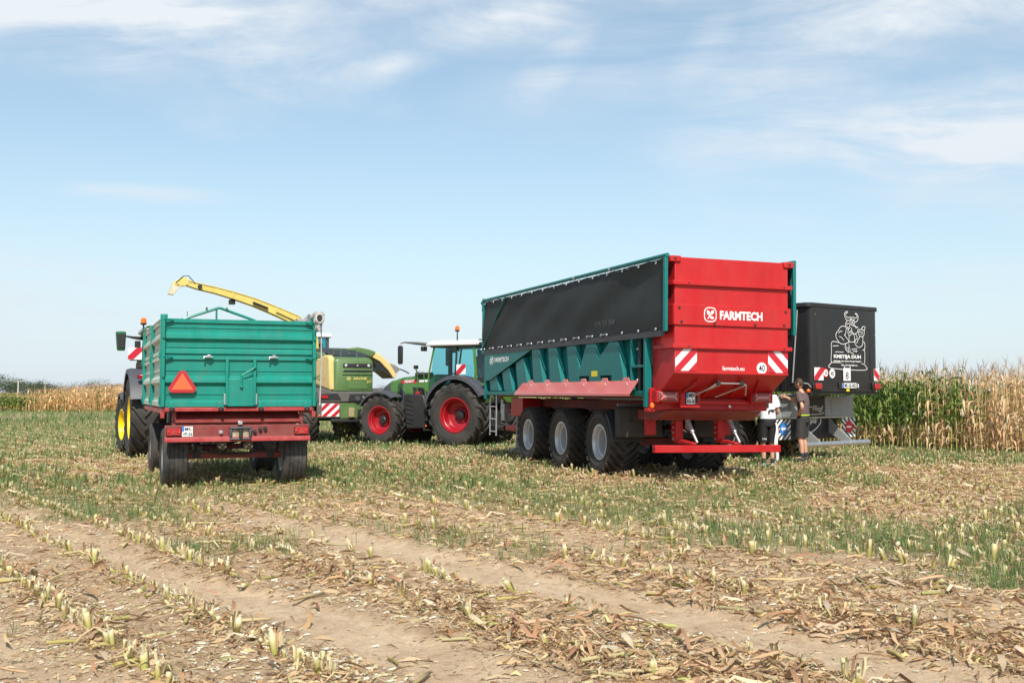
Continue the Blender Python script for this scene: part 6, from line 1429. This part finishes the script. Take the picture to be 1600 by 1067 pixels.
# ------------------------------------------------------------------ people
def skin_mesh(V, E, R, sub=2, name='body', m=None, root=0):
    me = bpy.data.meshes.new(name); me.from_pydata([tuple(v) for v in V], E, []); o = bpy.data.objects.new(name, me); COL.objects.link(o)
    o.modifiers.new('s', 'SKIN'); 
    for i, r in enumerate(R):
        q = me.skin_vertices[0].data[i]; q.radius = (r, r) if not isinstance(r, tuple) else r; q.use_root = (i == root)
    o.modifiers['s'].use_smooth_shade = True
    b = o.modifiers.new('d', 'SUBSURF'); b.levels = b.render_levels = sub
    dg = bpy.context.evaluated_depsgraph_get(); out = bpy.data.meshes.new_from_object(o.evaluated_get(dg)); bpy.data.objects.remove(o); bpy.data.meshes.remove(me)
    out.name = name; out.materials.clear(); out.materials.append(m); out.shade_smooth(); return out
def person(label, loc, rz, J, tee, shorts, shoe, hair=True, hem=.12, extra=None, gap=0):
    """J: joint positions in metres (x right, y facing, z up) for one pose."""
    p = thing('person', label, 'person', loc, rz)
    n = [k for k in J if k not in ('head', 'face') and not k.startswith(('palm', 'curl'))]; ix = {k: i for i, k in enumerate(n)}; V = [J[k] for k in n]
    rad = dict(pelvis=(.090, .070), waist=(.088, .068), chest=(.105, .08), upchest=(.09, .07), neck=.055, neck2=.052, shL=.046, elL=.042, wrL=.030, shR=.046, elR=.043, wrR=.030, hipL=.072, knL=.058, caL=.056, anL=.036, toL=.032, hipR=.072, knR=.058, caR=.056, anR=.036, toR=.032, haL=.036, haR=.036)
    edges = [('pelvis', 'waist'), ('waist', 'chest'), ('chest', 'upchest'), ('upchest', 'neck'), ('neck', 'neck2')]
    for s in 'LR': edges += [('upchest', 'sh'+s), ('sh'+s, 'el'+s), ('el'+s, 'wr'+s), ('wr'+s, 'ha'+s), ('pelvis', 'hip'+s), ('hip'+s, 'kn'+s), ('kn'+s, 'ca'+s), ('ca'+s, 'an'+s), ('an'+s, 'to'+s)]
    me = skin_mesh(V, [(ix[a], ix[b]) for a, b in edges], [rad[k] for k in n], 2, 'body', SKIN, ix['pelvis'])
    # head joined into the same surface object
    hc = Vector(J['head']); f = Vector(J['face']).normalized(); up = Vector((0, 0, 1)); rt = f.cross(up).normalized(); up = rt.cross(f).normalized()
    Mx = Matrix((rt, f, up)).transposed()
    bm = bmesh.new(); bm.from_mesh(me)
    r = bmesh.ops.create_uvsphere(bm, u_segments=20, v_segments=16, radius=1)
    for v in r['verts']:
        c = v.co; x, y, z = c.x*.071, c.y*.090, c.z*.113
        if z < 0: x *= 1-.25*(-z/.118); y = y*(1-.12*(-z/.118))+.012*(-z/.118)
        if c.y > .8 and abs(c.x) < .3: y += .022*max(0, 1-abs(c.z+.12)/.28)*(1-abs(c.x)/.3)      # nose
        if c.y > .75 and abs(c.z+.45) < .1: y -= .004
        v.co = hc+Mx @ Vector((x, y, z))
    for s in (-1, 1):
        e = bmesh.ops.create_uvsphere(bm, u_segments=10, v_segments=8, radius=1)
        for v in e['verts']: v.co = hc+Mx @ Vector((s*.072+v.co.x*.010, -.005+v.co.y*.020, -.005+v.co.z*.033))
    # fingers on each hand
    bm.to_mesh(me); bm.free(); me.shade_smooth()
    body = place(me, 'body', p)
    for s in (-1, 1):
        MB().sphere(hc+Mx @ Vector((s*.028, .084, .012)), .011, 6).build('eye', DTXT, body)
    MB().tube([hc+Mx @ Vector((x, .088, -.052)) for x in (-.022, 0, .022)], .005, 5).build('mouth', mat('lips', (.42, .14, .11), .5), body)
    for s in 'LR':
        w, h = Vector(J['wr'+s]), Vector(J['ha'+s]); d = (h-w).normalized(); side = Vector(J.get('palm'+s, (0, 0, 1))); side = (side-d*side.dot(d)).normalized(); nn = d.cross(side)
        V2, E2, R2 = [], [], []
        curl = J.get('curl'+s, .5)
        for k in range(4):
            o = h+side*(.030-.020*k); L = (.078, .085, .080, .062)[k]; q = d.copy(); pts = [o-d*.02]
            for j in range(3): q = (q*math.cos(curl)+nn*math.sin(curl)).normalized() if j else d; pts.append(pts[-1]+q*(L*(.45, .32, .25)[j]+(.02 if j == 0 else 0)))
            b = len(V2); V2 += pts; E2 += [(b, b+1), (b+1, b+2), (b+2, b+3)]; R2 += [.010, .0095, .0085, .0075]
        b = len(V2); o = h-d*.045+side*.030; V2 += [o, o+side*.035+d*.025+nn*.01, o+side*.045+d*.06+nn*.02]; E2 += [(b, b+1), (b+1, b+2)]; R2 += [.012, .010, .008]
        for grp in range(5):
            a0, a1 = (grp*4, grp*4+4) if grp < 4 else (16, 19); me2 = skin_mesh(V2[a0:a1], [(i, i+1) for i in range(a1-a0-1)], R2[a0:a1], 1, 'finger', SKIN); place(me2, 'finger' if grp < 4 else 'thumb', body)
    # shirt and shorts: lofted cloth tubes with folds, open at neck, cuffs and hems
    pel, wst = Vector(J['pelvis']), Vector(J['waist']); che, upc, nk = Vector(J['chest']), Vector(J['upchest']), Vector(J['neck'])
    def ring(c, rx, ry, n=28, ph=0., amp=.015, ux=Vector((1, 0, 0)), uy=Vector((0, 1, 0))):
        out = []
        for k in range(n):
            a = 2*PI*k/n; f = 1+amp*(math.sin(3*a+c.z*31+ph)+.7*math.sin(5*a-c.z*47+ph*2)+.5*math.sin(8*a+c.z*23))
            out.append(c+ux*(rx*f*math.cos(a))+uy*(ry*f*math.sin(a)))
        return out
    def cloth_tube(mb, cs, n=28):
        """cs: (centre, rx, ry, fold amount); inner wall gives the cloth its edge."""
        outer = [ring(c, rx, ry, n, amp=am) for c, rx, ry, am in cs]; inner = [ring(c, rx-.008, ry-.008, n, amp=am) for c, rx, ry, am in reversed(cs)]
        mb.loft(outer+inner, cap=False)
    def limb_tube(mb, a, b, r0, r1, n=18, steps=5):
        d = (b-a).normalized(); u = d.cross(Vector((0, 1, .3))).normalized(); v = d.cross(u); secs = []
        for k in range(steps+1):
            t = k/steps; c = a.lerp(b, t); r = r0+(r1-r0)*t
            secs.append([c+u*(r*(1+.03*math.sin(3*q+t*9))*math.cos(q))+v*(r*(1+.03*math.sin(4*q-t*7))*math.sin(q)) for q in [2*PI*m/n for m in range(n)]])
        inn = [[c2+(a.lerp(b, 1-k/steps)-c2).normalized()*.008 for c2 in secs[steps-k]] for k in range(steps+1)]
        mb.loft(secs+inn, cap=False)
    hemc = pel+Vector((0, 0, .035)); mb = MB()
    mid = pel.lerp(wst, .75); low = wst.lerp(che, .5)
    cloth_tube(mb, [(nk.lerp(upc, .12), .064, .062, 0), (nk.lerp(upc, .42)+Vector((0, -.002, 0)), .110, .080, .003), (nk.lerp(upc, .80), .168, .098, .005), (upc.lerp(che, .12), .196, .116, .008), (upc.lerp(che, .45), .192, .125, .01), (che, .180, .128, .012), (low, .166, .122, .016), (wst, .158, .118, .020), (mid, .160, .120, .022), (hemc, .166, .126, .020)])
    for q in 'LR':
        a, b = Vector(J['sh'+q]), Vector(J['el'+q]); a2 = a.lerp(upc, .40)+Vector((0, 0, -.002))
        mb.tube([a2, a+Vector((0, 0, .004)), a.lerp(b, .22), a.lerp(b, .45), a.lerp(b, .62)], [.078, .080, .079, .077, .080], 20, cap=False)
    tee_o = mb.build('shirt', tee, p, angle=70)
    mb = MB(); cro = pel+Vector((0, 0, -.075))
    cloth_tube(mb, [(pel+Vector((0, 0, .075)), .150, .112, .004), (pel, .168, .128, .010), (cro, .178, .130, .014), (cro-Vector((0, 0, .05)), .172, .122, .012)])
    for q in 'LR':
        h, k_ = Vector(J['hip'+q]), Vector(J['kn'+q]); a = h+Vector((0, 0, .02)); limb_tube(mb, a, h.lerp(k_, 1.0)+Vector((0, 0, .015)), .108, .104)
    mb.build('shorts', shorts, p, angle=70)
    # hair cap
    hb = bmesh.new(); r = bmesh.ops.create_uvsphere(hb, u_segments=24, v_segments=18, radius=1); dl = []
    R = np.random.default_rng(8)
    for v in r['verts']:
        c = v.co.copy()
        if c.z < -.42+.55*max(0, c.y+.25) or (c.y > .55 and c.z < .42): dl.append(v); continue
        k = 1+R.uniform(-.02, .05); v.co = hc+Mx @ Vector((c.x*.078*k, c.y*.097*k-.004, c.z*.120*k+.004))
    bmesh.ops.delete(hb, geom=dl, context='VERTS'); hm = bpy.data.meshes.new('hair'); hb.to_mesh(hm); hb.free(); hm.materials.append(HAIR); hm.shade_smooth(); ho = place(hm, 'hair', p)
    md = ho.modifiers.new('t', 'SOLIDIFY'); md.thickness = .014; md.offset = -1
    for s in 'LR':
        a, to = Vector(J['an'+s]), Vector(J['to'+s]); ca = Vector(J['ca'+s])
        place(skin_mesh([a.lerp(ca, .48), a.lerp(ca, .15), a+Vector((0, 0, -.02))], [(0, 1), (1, 2)], [.052, .048, .048], 1, 'sock', SOCK), 'sock', p)
        d = (to-a); d.z = 0; d.normalize(); g = Vector((a.x, a.y, .055))
        place(skin_mesh([g-d*.06, g+d*.04, g+d*.13+Vector((0, 0, -.012)), g+d*.20+Vector((0, 0, -.018))], [(0, 1), (1, 2), (2, 3)], [(.048, .052), (.05, .055), (.05, .042), (.042, .034)], 2, 'shoe', shoe), 'shoe', p)
    return p, tee_o
Y1 = 24.2; X1 = (1254-800)/1719*Y1
J1 = dict(pelvis=(0, 0, .98), waist=(.0, -.01, 1.12), chest=(.005, .0, 1.31), upchest=(.005, .03, 1.455), neck=(.005, .045, 1.535), neck2=(.005, .065, 1.60),
          shR=(.185, .04, 1.45), elR=(.23, .27, 1.30), wrR=(.17, .47, 1.40), haR=(.155, .55, 1.42), shL=(-.195, .0, 1.445), elL=(-.31, -.13, 1.19), wrL=(-.215, .0, 1.05), haL=(-.165, .065, 1.01),
          hipL=(-.10, 0, .92), knL=(-.13, .02, .52), caL=(-.14, -.02, .38), anL=(-.15, -.04, .10), toL=(-.19, .11, .05), hipR=(.10, 0, .92), knR=(.115, .05, .52), caR=(.115, .02, .38), anR=(.115, .0, .10), toR=(.14, .15, .05),
          head=(.0, .085, 1.70), face=(-.10, .98, -.12), palmL=(0, .3, 1), palmR=(0, 0, 1), curlL=.5, curlR=.45)
z1 = float(gz(X1, Y1))
p1, _ = person('man in a taupe T-shirt and dark grey shorts leaning on the black trailer', (X1, Y1, z1+.02), .88, J1, TEE1, SHORT1, mat('dark_shoe', (.05, .05, .045), .7))
MB().lathe([(-.012, .158), (.012, .158)], (0, 0, 0), 'z', 28).build('belt', mat('lime_belt', (.45, .65, .02), .5), p1)
for o in p1.children:
    if o.name.startswith('belt'): o.location = (0, 0, 1.015); o.scale = (1.06, .82, 1)
MB().lathe([(-.012, .034), (.012, .034)], (0, 0, 0), 'z', 14, True).build('watch', BLK, p1).location = (-.222, -.012, 1.065)
Y2 = 22.75; X2 = (1199-800)/1719*Y2
J2 = dict(pelvis=(0, 0, .97), waist=(.0, .0, 1.10), chest=(-.01, .05, 1.29), upchest=(-.02, .12, 1.43), neck=(-.04, .19, 1.50), neck2=(-.05, .23, 1.55),
          shL=(-.205, .12, 1.42), elL=(-.29, .18, 1.14), wrL=(-.19, .38, 1.05), haL=(-.12, .43, 1.05), shR=(.165, .10, 1.42), elR=(.255, .12, 1.14), wrR=(.18, .34, 1.04), haR=(.11, .41, 1.05),
          hipL=(-.10, 0, .91), knL=(-.10, .03, .51), caL=(-.10, -.01, .37), anL=(-.10, -.03, .10), toL=(-.13, .12, .05), hipR=(.09, 0, .91), knR=(.08, .03, .51), caR=(.08, -.01, .37), anR=(.08, -.03, .10), toR=(.10, .12, .05),
          head=(-.06, .28, 1.64), face=(-.2, .9, -.5), palmL=(0, 0, 1), palmR=(0, 0, 1), curlL=.6, curlR=.6)
z2 = float(gz(X2, Y2))
p2, t2 = person('man in a white T-shirt and black shorts standing half hidden behind the red trailer', (X2, Y2, z2+.02), .05, J2, TEE2, SHORT2, mat('light_grey_shoe', (.36, .36, .38), .7))
# dark print on the back of the shirt, white stripe and lettering on the shorts
decal(strokes([[(-.02, 1.155), (.03, 1.185), (.10, 1.18), (.13, 1.195)], [(.0, 1.15), (-.015, 1.10)], [(.04, 1.17), (.08, 1.155)]], .028), 'shirt_print', DTXT, t2, (0, -.118, .0), REAR, .002)
text('106', 't', WTXT, p2, .085, .035, (-.14, -.088, .575), *REAR)
def cl(u, v): return (.115+.06*u*(.7+.5*v)+.012*math.sin(v*9), -.115-.02*math.sin(u*5+v*6), .92-.78*v)
o = MB().grid(cl, 6, 16).build('white_towel', TEE2); o.location = (X2, Y2, z2+.02); o.rotation_euler.z = .05; so_ = o.modifiers.new('t', 'SOLIDIFY'); so_.thickness = .012
tag(o, 'white cloth hanging from the waist of the man in black shorts', 'cloth')
